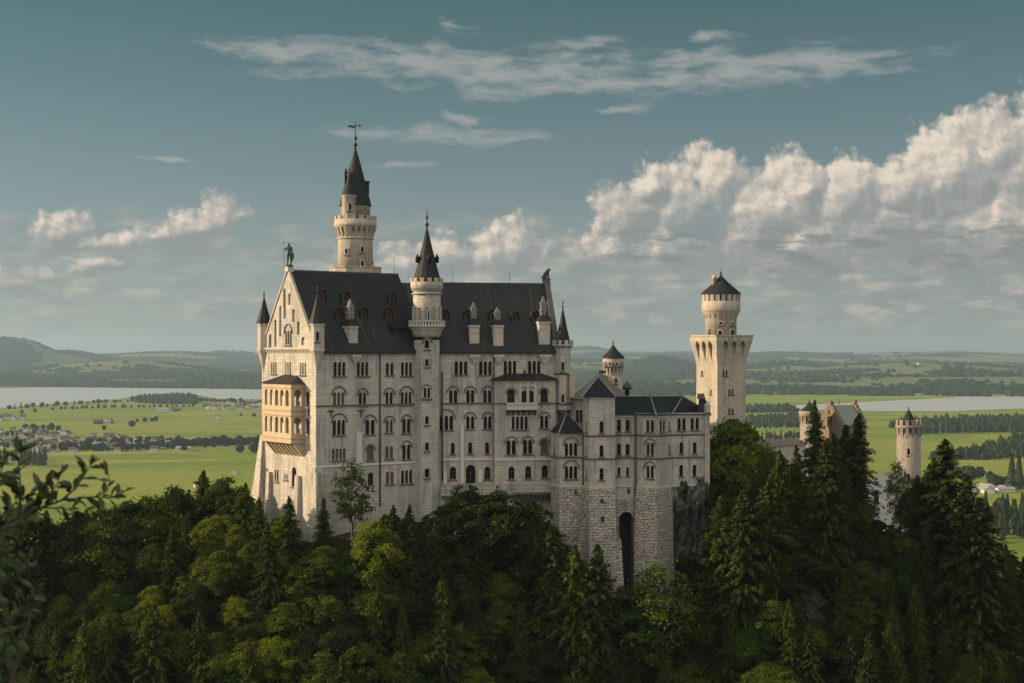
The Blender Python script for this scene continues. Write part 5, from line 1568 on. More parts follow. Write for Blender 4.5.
Rr = [.36, .36, .40, .40, .34, .2, .25, .2, .12, .09, .25, .2, .12, .09, .2, .14, .12, .1, .2, .14, .12, .1, .08, .07]
b2 = skin_mesh('body', V, E, Rr, M['bronze'], 1); b2.parent = ln; b2.rotation_euler = (0, 0, fE.rot); b2.location = (0, 0, .1)
mb = MB(); mb.bevbox(fEg, DE / 2 - .6, DE / 2 + .6, -.45, 1.05, base.z, base.z + .2, .08, .08); mb.build('plinth', M['bronze'], ln)
# ------------------------------------------------------------------ foliage
def leaf_mat(name, c1, c2, c3, trans=.35):
    m = bpy.data.materials.new(name); m.use_nodes = True
    T = NT(m.node_tree)
    out = T.n('ShaderNodeOutputMaterial')
    at = T.n('ShaderNodeAttribute'); at.attribute_name = 'tint'
    oi = T.n('ShaderNodeObjectInfo')
    c = T.mix(at.outputs['Fac'], c1, c2)
    c = T.mix(T.m('MULTIPLY', oi.outputs['Random'], .75), c, c3)
    d = T.n('ShaderNodeBsdfDiffuse'); T.l(c, d.inputs[0])
    t = T.n('ShaderNodeBsdfTranslucent'); T.l(T.mix(1.0, c, (1.25, 1.15, .6), 'MULTIPLY'), t.inputs[0])
    mx = T.n('ShaderNodeMixShader'); mx.inputs[0].default_value = trans
    T.l(d.outputs[0], mx.inputs[1]); T.l(t.outputs[0], mx.inputs[2])
    g = T.n('ShaderNodeBsdfGlossy'); g.inputs['Roughness'].default_value = .5; g.inputs[0].default_value = (.6, .65, .6, 1)
    m2 = T.n('ShaderNodeMixShader'); m2.inputs[0].default_value = .012
    T.l(mx.outputs[0], m2.inputs[1]); T.l(g.outputs[0], m2.inputs[2])
    T.l(m2.outputs[0], out.inputs[0])
    return m
M['leafA'] = leaf_mat('beech_leaves', (.036, .068, .008), (.096, .145, .013), (.076, .094, .009), .48)
M['leafB'] = leaf_mat('maple_leaves', (.070, .110, .008), (.165, .208, .014), (.122, .14, .010), .5)
M['leafC'] = leaf_mat('dark_leaves', (.016, .031, .007), (.042, .064, .011), (.03, .039, .008), .4)
M['needle'] = leaf_mat('spruce_needles', (.021, .040, .012), (.055, .083, .017), (.044, .056, .012), .3)
M['needleB'] = leaf_mat('fir_needles', (.034, .058, .011), (.085, .118, .016), (.064, .075, .011), .35)
M['bark'] = simple('bark', (.06, .05, .04), .95, 0, .35, 3.0)

def cards(pos, nrm, size, rs, asp=1.5):
    """rhombic leaf cards: pos (n,3), nrm (n,3), size (n,)"""
    n = len(pos)
    r = rs.normal(size=(n, 3)); nrm = nrm / np.maximum(np.linalg.norm(nrm, axis=1, keepdims=True), 1e-6)
    t = np.cross(nrm, r); t /= np.maximum(np.linalg.norm(t, axis=1, keepdims=True), 1e-6)
    b_ = np.cross(nrm, t)
    s = size[:, None]
    a = pos + t * s * asp * .5; c = pos - t * s * asp * .5
    e = pos + b_ * s * .5 + nrm * s * .12; g = pos - b_ * s * .5 + nrm * s * .12
    V = np.stack([a, e, c, g], 1).reshape(-1, 3)
    Q = np.arange(4 * n).reshape(-1, 4)
    return V, Q
def crown_mesh(name, V, Q, tint, mat):
    me = bpy.data.meshes.new(name)
    fill_mesh(me, V, Q)
    at = me.attributes.new('tint', 'FLOAT', 'FACE'); at.data.foreach_set('value', np.asarray(tint, dtype=np.float32))
    me.materials.append(mat)
    return me
def trunk_mesh(name, H, r, limbs, rs, top=.95):
    mb = MB()
    p = [Vector((0, 0, -1.5))]; 
    for k in range(1, 7):
        t = k / 6; p.append(Vector((rs.normal() * .02 * H * t, rs.normal() * .02 * H * t, H * top * t)))
    mb.tube(p, [r * (1.15 - t / 6 * 1.0) for t in range(7)], 7)
    for (z, L, az, el) in limbs:
        a = Vector((0, 0, z)); d = Vector((math.cos(az) * math.cos(el), math.sin(az) * math.cos(el), math.sin(el)))
        mb.tube([a, a + d * L * .5 + Vector((0, 0, L * .05)), a + d * L + Vector((0, 0, L * .2))], [r * .42, r * .26, r * .08], 5)
    o = mb.build(name, M['bark']); me = o.data; bpy.data.objects.remove(o)
    return me
def deciduous(seed, mat, H=14.0, rad=.33, nclump=150, leaves=120, base=.2, lsize=.30, sparse=False):
    """leaf pads carried at the ends of the boughs inside an uneven, lobed outline"""
    rs = np.random.RandomState(seed)
    lob = rs.normal(size=(9, 3)); lob /= np.linalg.norm(lob, axis=1, keepdims=True); amp = rs.uniform(-.30, .42, 9)
    C = []
    zc = (1 + base) / 2 * H; rz = (1 - base) / 2 * H * .9
    while len(C) < nclump:
        q = rs.normal(size=3); q /= np.linalg.norm(q)
        f = 1 + sum(a * max(0, float(q @ l)) ** 4 for a, l in zip(amp, lob))
        d = f * rs.uniform(.35, 1.0) ** .55
        w = 1 - .38 * max(0, q[2]) ** 1.2 - .10 * max(0, -q[2])
        C.append((q[0] * d * w * rad * H, q[1] * d * w * rad * H, zc + q[2] * d * rz))
    C = np.array(C); Rr = H * rs.uniform(.045, .095, nclump)
    Vs = []; Qs = []; tn = []; off = 0
    for c, r in zip(C, Rr):
        n = int(leaves * (r / (.07 * H)) ** 1.6)
        out = np.array([c[0], c[1], 0.0]); L = np.linalg.norm(out); out = out / max(L, 1e-6)
        pos = rs.normal(size=(n, 3)) * np.array([.52, .52, .24]) * r
        reach = pos @ out
        pos[:, 2] -= .35 * reach + .10 * reach * np.abs(reach) / r          # pads droop outward
        nr = np.array([0, 0, .8]) + out * .55 + rs.normal(size=(n, 3)) * .6
        V, Q = cards(c + pos, nr, lsize * rs.uniform(.55, 1.2, n), rs)
        Vs.append(V); Qs.append(Q + off); off += len(V)
        tn.append(np.clip(rs.uniform(.1, .9) + rs.normal(size=n) * .2, 0, 1))
    limbs = []
    for c in C[rs.permutation(nclump)[:22 if sparse else 12]]:
        L = math.hypot(c[0], c[1]); z0 = max(H * .18, c[2] - L * rs.uniform(.7, 1.3)); d = math.hypot(L, c[2] - z0)
        limbs.append((z0, d * .9, math.atan2(c[1], c[0]), math.atan2(c[2] - z0, L) * .85))
    return crown_mesh('crown', np.concatenate(Vs), np.concatenate(Qs), np.concatenate(tn), mat), trunk_mesh('trunk', H, H * .016, limbs, rs, .82)
def conifer(seed, mat, H=22.0, rad=.17, whorls=46, lsize=.34, base=.06, droop=.25, ragged=.25):
    rs = np.random.RandomState(seed)
    P_ = []; N_ = []; S_ = []; tn = []
    for k in range(whorls):
        t = k / (whorls - 1)
        z = H * (base + (1 - base) * t ** .92)
        R_ = rad * H * 1.12 * ((1 - t) ** .68) * (.35 + .65 * min(1, (t + .08) / .16)) + .12
        nb = int(7 + 3 * (1 - t))
        lev = rs.uniform(.2, .8); R_ *= rs.uniform(.78, 1.15)
        for b_ in range(nb):
            az = rs.uniform(0, 6.283); L = R_ * rs.uniform(1 - ragged * 1.8, 1 + ragged * 1.2)
            ns = max(2, int(L / (lsize * .42)))
            s = (np.arange(ns) + .5) / ns
            d = np.array([math.cos(az), math.sin(az), 0]); sd = np.array([-d[1], d[0], 0])
            up = (.30 - droop * 2.2 * s) * L * s * (1 - .5 * t) + .28 * L * s * t
            for m_ in range(3):
                q = np.outer(s * L, d) + np.outer(rs.normal(size=ns) * lsize * .45 * (1.2 - s), sd)
                q[:, 2] += z + up + rs.normal(size=ns) * .12 - (m_ == 2) * .2
                P_.append(q)
                nn = np.tile(np.array([0, 0, 1.0]), (ns, 1)) + d * .35 + rs.normal(size=(ns, 3)) * .45
                N_.append(nn); S_.append(lsize * rs.uniform(.7, 1.3, ns) * (1.05 - .35 * s)); tn.append(np.clip(lev + .25 * s + rs.normal(size=ns) * .15, 0, 1))
    V, Q = cards(np.concatenate(P_), np.concatenate(N_), np.concatenate(S_), rs, 1.9)
    return crown_mesh('crown', V, Q, np.concatenate(tn), mat), trunk_mesh('trunk', H, H * .013, [], rs, .97)
KIND = {}
for k, (sd, mt, rad, base) in enumerate([(1, 'leafA', .32, .2), (2, 'leafA', .36, .16), (3, 'leafA', .30, .25), (4, 'leafB', .31, .18), (5, 'leafB', .35, .2), (6, 'leafC', .34, .15), (7, 'leafC', .3, .2), (8, 'leafC', .37, .18)]):
    KIND['d%d' % k] = ('leafy_tree', 14.0) + deciduous(sd, M[mt], 14.0, rad, base=base)
for k, (sd, mt, rad, H) in enumerate([(11, 'needle', .165, 22), (12, 'needle', .15, 22), (13, 'needle', .18, 22), (14, 'needleB', .17, 20), (15, 'needleB', .19, 20), (16, 'needle', .20, 24)]):
    KIND['c%d' % k] = ('conifer', float(H)) + conifer(sd, M[mt], float(H), rad)
KIND['s0'] = ('sparse_tree', 16.0) + deciduous(31, M['leafC'], 16.0, .24, nclump=70, leaves=38, base=.2, lsize=.36, sparse=True)
KIND['s1'] = ('sparse_tree', 16.0) + deciduous(33, M['leafA'], 16.0, .26, nclump=70, leaves=50, base=.2, lsize=.32, sparse=True)
for k, (sd, mt) in enumerate([(41, 'leafA'), (42, 'leafC'), (43, 'leafC')]):
    KIND['b%d' % k] = ('young_tree', 6.0) + deciduous(sd, M[mt], 6.0, .40, nclump=60, leaves=60, base=.05, lsize=.30)

TREES = []
rt = np.random.RandomState(77)
def plant(kind, x, y, z, H, wide=1.0, **info):
    nm, H0, cm, tm = KIND[kind]
    root = bpy.data.objects.new(nm, None); COL.objects.link(root)
    s = H / H0
    root.location = (x, y, z); root.scale = (s * wide, s * wide, s); root.rotation_euler = (rt.normal() * .03, rt.normal() * .03, rt.uniform(0, 6.28))
    for n_, d_ in (('crown', cm), ('trunk', tm)):
        o = bpy.data.objects.new(n_, d_); COL.objects.link(o); o.parent = root
    px = 512 + F * x / y; py = HY - F * (z + H) / y; pb = HY - F * z / y
    TREES.append(dict(o=root, kind=kind, px=px, top=py, bot=pb, H=H, y=y, **info))
    return root
# silhouette of the wood in the photograph: highest row a tree top may reach
PX = [-60, 0, 60, 100, 130, 150, 165, 185, 200, 225, 240, 255, 275, 291, 305, 322, 335, 352, 365, 380, 400, 425, 445, 462, 480, 500, 515, 530, 545, 558, 575, 590, 612, 632, 655, 672, 690, 708, 716, 724, 738, 752, 770, 790, 805, 815, 830, 845, 862, 868, 885, 899, 925, 945, 960, 975, 1000, 1024, 1090]
PT = [512, 512, 512, 504, 492, 490, 484, 486, 480, 476, 482, 500, 510, 500, 520, 508, 535, 535, 525, 508, 512, 515, 505, 492, 490, 489, 497, 512, 522, 530, 548, 556, 560, 580, 566, 588, 592, 570, 540, 500, 470, 466, 468, 472, 470, 470, 468, 470, 474, 500, 516, 516, 514, 470, 490, 508, 528, 545, 560]
def prof(px, hw):
    return max(np.interp(px + d, PX, PT) for d in (-hw, -hw * .5, 0, hw * .5, hw))
# trees that the photograph shows one by one: kind, column, top row, depth, height, width factor
def hero(kind, px, top, Y, wide=1.0, H=None, zoff=0):
    x = X_(px, Y); z = float(ground_z(x, Y)) - .4
    zt = Z_(top, Y)
    if H: z = zt - H
    return plant(kind, x, Y, z, zt - z, wide, hero=True)
hero('c2', 815, 402, 262, .75); hero('c5', 836, 434, 262, 1.0); hero('c0', 853, 415, 275, 1.15); hero('c3', 799, 446, 252, .95)
hero('c1', 842, 426, 276, 1.2); hero('d5', 914, 476, 296, .7); hero('c4', 782, 452, 250, 1.1); hero('c5', 826, 440, 246, 1.0)
hero('c0', 943, 441, 255, 1.6); hero('c3', 930, 460, 262, 1.5); hero('c2', 962, 478, 250, 1.5); hero('c5', 978, 500, 246, 1.4); hero('c1', 919, 476, 258, 1.1)
hero('d3', 737, 418, 268, 1.0); hero('d4', 752, 448, 266, .9); hero('d2', 768, 452, 262, .8); hero('c3', 722, 498, 246, 1.1); hero('c2', 745, 492, 243, 1.2); hero('c4', 768, 476, 244, 1.2)
hero('c1', 291, 497, 243, 1.1); hero('c0', 322, 498, 244, 1.0); hero('c4', 205, 472, 262, 1.3); hero('d5', 228, 474, 258, 1.0); hero('c4', 242, 484, 250, 1.2); hero('c3', 258, 498, 246, 1.1)
hero('d6', 172, 486, 258, 1.1); hero('d0', 150, 488, 254, 1.1); hero('s0', 352, 458, 246, .9); hero('d4', 378, 514, 240, .85); hero('c0', 396, 506, 243, 1.1); hero('c5', 408, 505, 245, 1.0)
hero('d5', 500, 487, 248, 1.2); hero('d7', 470, 490, 249, 1.1); hero('d5', 448, 500, 248, .9); hero('d6', 522, 498, 246, .9)
hero('c2', 548, 522, 246, 1.2); hero('c1', 602, 545, 240, 1.2); hero('c0', 556, 528, 242, 1.2); hero('s1', 658, 556, 240, 1.1); hero('c4', 575, 546, 240, 1.1)
hero('s1', 900, 456, 300, .6)
for a_ in (('d6', 72, 510, 251, 1.0), ('d1', 100, 507, 251, 1.0), ('d5', 126, 497, 252, 1.0), ('c4', 46, 512, 250, 1.1), ('d7', 22, 514, 250, 1.0), ('d0', -6, 512, 250, 1.0), ):
    hero(*a_)
def slope(kind, px, top, H, wide=1.0):
    """tree of height H standing on the slope so that its top shows at row top"""
    Y = min(np.arange(186, 262, .5), key=lambda Y: abs(float(ground_z(X_(px, Y), Y)) + H - Z_(top, Y)))
    return plant(kind, X_(px, Y), float(Y), float(ground_z(X_(px, Y), Y)) - .4, H, wide, hero=True)
for a_ in (('d4', 190, 514, 8), ('d3', 238, 522, 8), ('d4', 275, 544, 7.5), ('d3', 122, 538, 8.5), ('d4', 92, 560, 8), ('d3', 300, 562, 8), ('d1', 905, 530, 10), ('d0', 934, 560, 9.5), ('d1', 882, 566, 9), ('d4', 815, 622, 7), ('d3', 706, 612, 7), ('d0', 862, 552, 9.5), ('c3', 838, 566, 12), ('c4', 892, 604, 13), ('d2', 776, 596, 9), ('d0', 968, 566, 9.5), ('d1', 950, 616, 9), ('d4', 240, 590, 7.5), ('d3', 152, 584, 8), ('d3', 205, 550, 7.5), ('d4', 330, 590, 7), ('d3', 62, 590, 7.5)):  # yellow-green ones at left put sunlit highlights into leaf colour
    slope(*a_)
# bare rock that shows between the trees: column, row, width, height in metres, seed
OUT = ((521, 548, 2.6, 8, 5), (592, 622, 4.0, 9, 7), (604, 640, 3.0, 6, 8), (804, 604, 7.0, 7.0, 9), (750, 612, 6, 4, 11), (842, 582, 8, 5, 13))
def ground_hit(px, py):
    Y = 185.0
    while Y < 300 and float(ground_z(X_(px, Y), Y)) < Z_(py, Y): Y += .5
    return Y
OUTY = [ground_hit(o[0], o[1]) for o in OUT]
def hides_rock(px, y, z, H, hw):
    top = HY - F * (z + H) / y; bot = HY - F * z / y
    return any(abs(px - o[0]) < hw * .8 + 4 and top < o[1] + 6 and bot > o[1] - 6 and y < Yr + 2 for o, Yr in zip(OUT, OUTY))
# the mass of the wood
CASTLE = [(262, 312, 250), (312, 420, 247), (420, 560, 251), (560, 715, 247)]
pts = [(t['o'].location.x, t['o'].location.y) for t in TREES]
cand = []
for _ in range(14000):
    y = rt.uniform(180, 292); px = rt.uniform(-30, 1060); x = X_(px, y)
    cand.append((y, px, x))
made = 0
for (y, px, x) in cand:
    if made >= 430: break
    # keep off the castle and its foot
    if -45 < x < 37 and y > np.interp(x, [-45, -34, -17, -15, 8, 9, 37], [245, 246.5, 256, 254.5, 254.5, 250, 250]): continue
    if 37 <= x < 60 and y > 262: continue
    if x >= 60 and y > 272: continue
    if 672 < px < 716 and y > 238: continue                     # the bare cliff
    z = float(ground_z(x, y))
    if HY - F * (z + 10) / y > 690: continue
    if any((x - a) ** 2 + (y - c) ** 2 < 3.5 ** 2 for a, c in pts): continue
    right = px > 700; mid = 380 < px < 700
    con = rt.uniform() < (.62 if right else .40 if mid else .30)
    H = rt.uniform(10, 18) if con else rt.uniform(6.8, 11)
    hw = (.16 if con else .30) * H * F / y
    lim = prof(px, hw * .7)
    zmax = (HY - (lim + rt.uniform(0, 14))) / F * y
    if z + H > zmax: H = zmax - z
    if H < 3.2 or hides_rock(px, y, z, H, hw * H / max(H, 8)): continue
    if con: kind = 'c%d' % rt.randint(0, 6)
    else:
        kind = 'd%d' % (rt.choice([0, 1, 2, 3, 4, 5, 6, 7], p=[.2, .2, .15, .14, .12, .07, .06, .06]) if px < 330 else rt.choice([0, 1, 2, 3, 5, 6, 7], p=[.14, .14, .1, .06, .2, .18, .18]))
    plant(kind, x, y, z - .4, H, rt.uniform(.9, 1.25) if H > 9 else rt.uniform(1.2, 1.7), hero=False)
    pts.append((x, y)); made += 1
# young trees and bushes in the gaps
cand = [(rt.uniform(184, 262), rt.uniform(-20, 1045)) for _ in range(5000)]
young = 0
for (y, px) in cand:
    if young >= 170: break
    x = X_(px, y)
    if -46 < x < 38 and y > np.interp(x, [-45, -34, -17, -15, 8, 9, 37], [244, 245.5, 255, 253.5, 253.5, 249, 249]): continue
    if 676 < px < 714 and y > 240: continue
    z = float(ground_z(x, y))
    if HY - F * (z + 6) / y > 690 or any((x - a) ** 2 + (y - c) ** 2 < 2.3 ** 2 for a, c in pts): continue
    H = rt.uniform(3.5, 7.0)
    H = min(H, (HY - prof(px, 8)) / F * y - z)
    if H < 2.5 or hides_rock(px, y, z, H, H * .35 * F / y): continue
    plant('b%d' % rt.choice([0, 1, 2]), x, y, z - .3, H, rt.uniform(.9, 1.3), hero=False)
    pts.append((x, y)); young += 1

# ------------------------------------------------------------------ rock
def rock(name, px, py, Y, w, h, d, seed, mat, lean=.25, edge=.9):
    """uneven outcrop: a bulging shell with a ragged outline"""
    c = P(px, py, Y)
    na, nr = 96, 30
    A_, R_ = np.meshgrid(np.linspace(0, 2 * np.pi, na, endpoint=False), np.linspace(0, 1, nr))
    ca_, sa_ = np.cos(A_), np.sin(A_)
    rim = 1 + edge * (fbm(ca_ * 1.6 + seed, sa_ * 1.6 + 5, seed, 5) - .5) * 1.6
    pw = (np.abs(ca_) ** 3.2 + np.abs(sa_) ** 3.2) ** (-1 / 3.2)
    U_ = R_ * ca_ * rim * pw; V_ = R_ * sa_ * rim * pw
    n1 = fbm(U_ * 2.4 + seed, V_ * 1.6, seed, 6) - .5; n2 = np.abs(fbm(U_ * 3.4, V_ * 3.0 + seed, seed + 4, 6) - .5)
    bulge = 1 - R_ ** 3
    X = c.x + U_ * w / 2 + n1 * .4; Z = c.z + V_ * h / 2 + n1 * .8
    led = np.floor(V_ * 4.5 + n1 * 3.5) * .5 - (V_ * 4.5 + n1 * 3.5) * .5
    Yd = c.y + d * (1 - bulge) + led * d * .35 - n1 * d * 1.1 + n2 * d * 1.9 + V_ * lean * h / 2
    V = np.stack([X, Yd, Z], -1).reshape(-1, 3)
    ix = np.arange(na * nr).reshape(nr, na); nx2 = np.roll(ix, -1, 1)
    Q = np.stack([ix[:-1], ix[1:], nx2[1:], nx2[:-1]], -1).reshape(-1, 4)
    me = bpy.data.meshes.new(name); fill_mesh(me, V, Q); me.materials.append(mat)
    o = bpy.data.objects.new(name, me); COL.objects.link(o); tag(o, kind='structure')
    return o
def f_col(T, v):
    nd = T.n('ShaderNodeTexNoise'); T.l(v, nd.inputs['Vector']); nd.inputs['Scale'].default_value = .6; nd.inputs['Detail'].default_value = 4
    return nd.outputs['Color']
def rock_mat(name, c1, c2, c3):
    m, T, b, out = new_mat(name)
    geo = T.n('ShaderNodeNewGeometry').outputs['Position']
    f = T.noise(T.mapping(geo, (.5, .5, .34)), 1.0, 8, .72)
    g = T.noise(geo, .9, 5, .7)
    col = T.mix(T.smooth(f, .35, .65), c1, c2)
    col = T.mix(T.m('MULTIPLY', T.smooth(g, .55, .75), .8), col, c3)
    wv_ = T.vm('ADD', geo, T.vm('MULTIPLY', T.vm('SUBTRACT', f_col(T, geo), (.5, .5, .5)), (1.6, 1.6, 1.6)))
    vo = T.n('ShaderNodeTexVoronoi', feature='F1'); T.l(T.mapping(wv_, (.75, .75, .5)), vo.inputs['Vector']); vo.inputs['Scale'].default_value = 1
    vc = T.n('ShaderNodeSeparateColor'); T.l(vo.outputs['Color'], vc.inputs[0])
    ve = T.n('ShaderNodeTexVoronoi', feature='DISTANCE_TO_EDGE'); T.l(T.mapping(wv_, (.75, .75, .5)), ve.inputs['Vector']); ve.inputs['Scale'].default_value = 1
    col = T.mix(vc.outputs[0], T.mix(1.0, col, (.55, .55, .55), 'MULTIPLY'), T.mix(1.0, col, (1.5, 1.47, 1.4), 'MULTIPLY'))
    col = T.mix(T.m('MULTIPLY', T.m('LESS_THAN', ve.outputs['Distance'], .06), .75), col, (.01, .01, .009))
    moss = T.noise(geo, .28, 5, .65)
    col = T.mix(T.m('MULTIPLY', T.smooth(moss, .53, .62), .8), col, (.022, .036, .009))
    T.l(col, b.inputs['Base Color']); b.inputs['Roughness'].default_value = .95
    bp = T.n('ShaderNodeBump'); bp.inputs['Strength'].default_value = 1; bp.inputs['Distance'].default_value = 1.0
    T.l(f, bp.inputs['Height']); T.l(bp.outputs[0], b.inputs['Normal'])
    return m
M['rockdark'] = rock_mat('wet_dark_rock', (.022, .021, .02), (.12, .115, .105), (.03, .042, .012))
M['rockpale'] = rock_mat('pale_limestone_rock', (.04, .036, .03), (.125, .112, .095), (.025, .03, .012))
rock('cliff', 693.5, 537, 256.8, 8.6, 20.5, 3.6, 3, M['rockdark'], .1, .10)
for (px, py, w, h, sd), Yr in zip(OUT, OUTY):
    rock('cliff', px, py, Yr - .8, w, h, 1.6, sd, M['rockpale'], .8, 1.2)
# shrubs rooted in the cracks of the dark cliff
for px, py, H, kd in ((712, 508, 3.2, 'b1'), (708, 545, 2.6, 'b0'), (686, 572, 3.2, 'b1'), (699, 590, 3.6, 'b2'), (677, 590, 3.0, 'b0'), (715, 575, 4.0, 'b2')):
    c = P(px, py, 256.4); plant(kd, c.x, c.y, c.z - .5, H, 1.1, hero=True)
# ------------------------------------------------------------------ valley: woods, hedgerow trees, houses
def small_tree(seed, H, rad, n, con=False, size=2.2):
    rs = np.random.RandomState(seed)
    d = rs.normal(size=(n, 3)); d /= np.linalg.norm(d, axis=1, keepdims=True)
    if con:
        t = rs.uniform(0, 1, n) ** 1.3
        r = rad * H * (1 - t) * rs.uniform(.6, 1.05, n); a = rs.uniform(0, 6.283, n)
        pos = np.stack([r * np.cos(a), r * np.sin(a), H * (.08 + .9 * t)], 1); nr = np.stack([np.cos(a), np.sin(a), np.full(n, .8)], 1)
    else:
        lob = rs.uniform(.8, 1.15, 9)[rs.randint(0, 9, n)]
        pos = d * np.array([rad * H, rad * H, H * .42]) * (rs.uniform(.6, 1.0, n) ** .4 * lob)[:, None] + np.array([0, 0, H * .54]); nr = d + rs.normal(size=(n, 3)) * .4
    V, Q = cards(pos, nr, size * rs.uniform(.7, 1.3, n), rs, 1.3)
    me = bpy.data.meshes.new('valley_tree')
    # a trunk of four faces
    b = len(V); w = H * .03
    T_ = np.array([(-w, -w, -1), (w, -w, -1), (w, w, -1), (-w, w, -1), (-w, -w, H * .5), (w, -w, H * .5), (w, w, H * .5), (-w, w, H * .5)])
    V = np.concatenate([V, T_]); Q = np.concatenate([Q, b + np.array([(0, 1, 5, 4), (1, 2, 6, 5), (2, 3, 7, 6), (3, 0, 4, 7)])])
    fill_mesh(me, V, Q)
    at = me.attributes.new('tint', 'FLOAT', 'FACE'); at.data.foreach_set('value', rs.uniform(0, 1, len(Q)).astype(np.float32))
    me.materials.append(M['needle' if con else 'leafC'])
    return me
VT = [small_tree(51, 14, .42, 420), small_tree(52, 12, .5, 420), small_tree(53, 16, .36, 420), small_tree(54, 20, .2, 460, True, 2.0), small_tree(55, 24, .17, 500, True, 2.0)]
rv = np.random.RandomState(5)
VALLEY = []
def vtree(px, py, kind=None, s=1.0, zone=''):
    p = G(px, py)
    me = VT[kind if kind is not None else rv.choice([0, 0, 1, 2, 3])]
    o = bpy.data.objects.new('valley_conifer' if me in VT[3:] else 'valley_tree', me); COL.objects.link(o)
    o.location = (p.x, p.y, float(ground_z(p.x, p.y)) - .3); o.scale = (s, s, s * rv.uniform(.85, 1.15)); o.rotation_euler = (0, 0, rv.uniform(0, 6.28))
    VALLEY.append((o, px, zone)); return o
def vrow(pts, n, jit=.8, s=(.8, 1.2), kinds=None, zone=''):
    pts = np.array(pts, dtype=float); seg = np.hypot(*np.diff(pts, axis=0).T); cum = np.concatenate([[0], np.cumsum(seg)])
    for k in range(n):
        d = cum[-1] * (k + rv.uniform(.1, .9)) / n
        px = np.interp(d, cum, pts[:, 0]); py = np.interp(d, cum, pts[:, 1])
        vtree(px, py + rv.normal() * jit * .3, rv.choice(kinds) if kinds else None, rv.uniform(*s), zone)
vrow([(8, 409.5), (50, 406.5), (90, 404), (134, 401.5)], 26, .6, (.7, 1.2), zone='along the left lake shore')
vrow([(196, 401.5), (262, 404)], 20, .8, (.8, 1.3), zone='on the shore beside the gable')
vrow([(52, 410), (120, 407.5), (196, 406.8)], 26, .5, (.6, .9), [0, 1], zone='in the far left hedge')
vrow([(182, 446.5), (262, 443.5)], 44, 1.4, (.7, 1.2), [0, 1, 2], zone='in the tree row left of the palace')
vrow([(52, 450.5), (112, 451), (180, 448)], 26, 1.2, (.8, 1.3), [0, 1, 2], zone='among the village houses')
vrow([(75, 446), (180, 441)], 16, 2.5, (.7, 1.2), [0, 1, 2], zone='behind the village houses')
vrow([(-20, 437), (36, 434)], 14, 4, (.5, .9), [0, 1, 2], zone='in the dense left village')
vrow([(-20, 446), (76, 444)], 26, 5, (.5, .9), [0, 1, 2], zone='between the village roofs')
vrow([(76, 446), (180, 446)], 20, 4, (.5, .9), [0, 1, 2], zone='between the thin village houses')
vrow([(20, 428), (60, 431)], 8, 1.0, (.8, 1.2), [0, 1], zone='at the far edge of the village')
for px, py, s in ((132, 427, 1.3), (145, 422, .9), (152, 421.5, 1.0), (156, 421, .9), (137, 422, .7), (184, 450.5, .9), (157, 449, 1.1), (240, 453, 1.2), (255, 453.5, 1.8), (104, 430, .8), (205, 447.5, .8), (214, 447.5, .8), (226, 447, .8), (243, 446.5, .9), (35, 412.5, .9), (22, 413.5, .8), (254, 417, 1.0), (241, 416, .7)):
    vtree(px, py, rv.choice([0, 1]), s, 'alone in the left meadows')
vrow([(752, 441), (800, 438)], 12, 1.2, (.7, 1.1), [0, 2, 3], zone='behind the link building')
vrow([(752, 428), (808, 427)], 12, 1.0, (.8, 1.2), zone='in the row behind the gate turret')
vrow([(918, 434.5), (1024, 430.5)], 24, .8, (1.0, 1.5), [3, 4, 3, 0], zone='in the row before the right lake')
vrow([(933, 460), (958, 459), (985, 456)], 16, 1.0, (1.0, 1.4), [0, 1, 2, 3], zone='at the edge of the right spur wood')
for px, py, s, k in ((968, 483, 2.0, 1), (979, 479, 1.4, 1), (996, 489, 1.7, 1), (1012, 487, 2.0, 3), (1019, 489, 2.0, 3), (990, 481, .9, 0), (960, 476, .9, 0), (1006, 484, .9, 0), (944, 477, .8, 1)):
    vtree(px, py, k, s, 'alone in the right meadows')

# woods that read as one mass
def canopy(name, X, Y, Zg, W, H, seed, mat, kind='stuff', label=None, cat=None):
    """thousands of uneven crowns, six-sided, as one sheet of wood"""
    rs = np.random.RandomState(seed); n = len(X)
    ang = np.linspace(0, 2 * np.pi, 7)[:6]
    con = rs.uniform(size=n) < .5
    rings = []
    for fr_, fz in ((.75, .05), (1.0, .38), (.62, .74)):
        r = W[:, None] * .5 * np.where(con, {.05: 1.0, .38: .72, .74: .32}[fz] if True else 0, fr_)[:, None] * rs.uniform(.75, 1.25, (n, 6))
        a = ang[None, :] + rs.uniform(0, 1, (n, 1))
        rings.append(np.stack([X[:, None] + r * np.cos(a), Y[:, None] + r * np.sin(a), Zg[:, None] + H[:, None] * (fz + rs.uniform(-.06, .06, (n, 6)))], -1))
    top = np.stack([X + rs.normal(size=n) * W * .05, Y, Zg + H], -1)[:, None, :]
    V = np.concatenate(rings + [top], 1)              # n x 19 x 3
    f = []
    for j in range(2):
        for k in range(6):
            k2 = (k + 1) % 6; f.append((j * 6 + k, j * 6 + k2, (j + 1) * 6 + k2, (j + 1) * 6 + k))
    for k in range(0, 6, 2): f.append((12 + k, 12 + k + 1, 12 + (k + 2) % 6, 18))
    f = np.array(f)
    Q = (f[None] + (np.arange(n) * 19)[:, None, None]).reshape(-1, 4)
    me = bpy.data.meshes.new(name); fill_mesh(me, V.reshape(-1, 3), Q)
    at = me.attributes.new('tint', 'FLOAT', 'FACE'); at.data.foreach_set('value', np.repeat(rs.uniform(0, 1, n), len(f)).astype(np.float32))
    me.materials.append(mat)
    o = bpy.data.objects.new(name, me); COL.objects.link(o); tag(o, label, cat, None, kind)
    return o
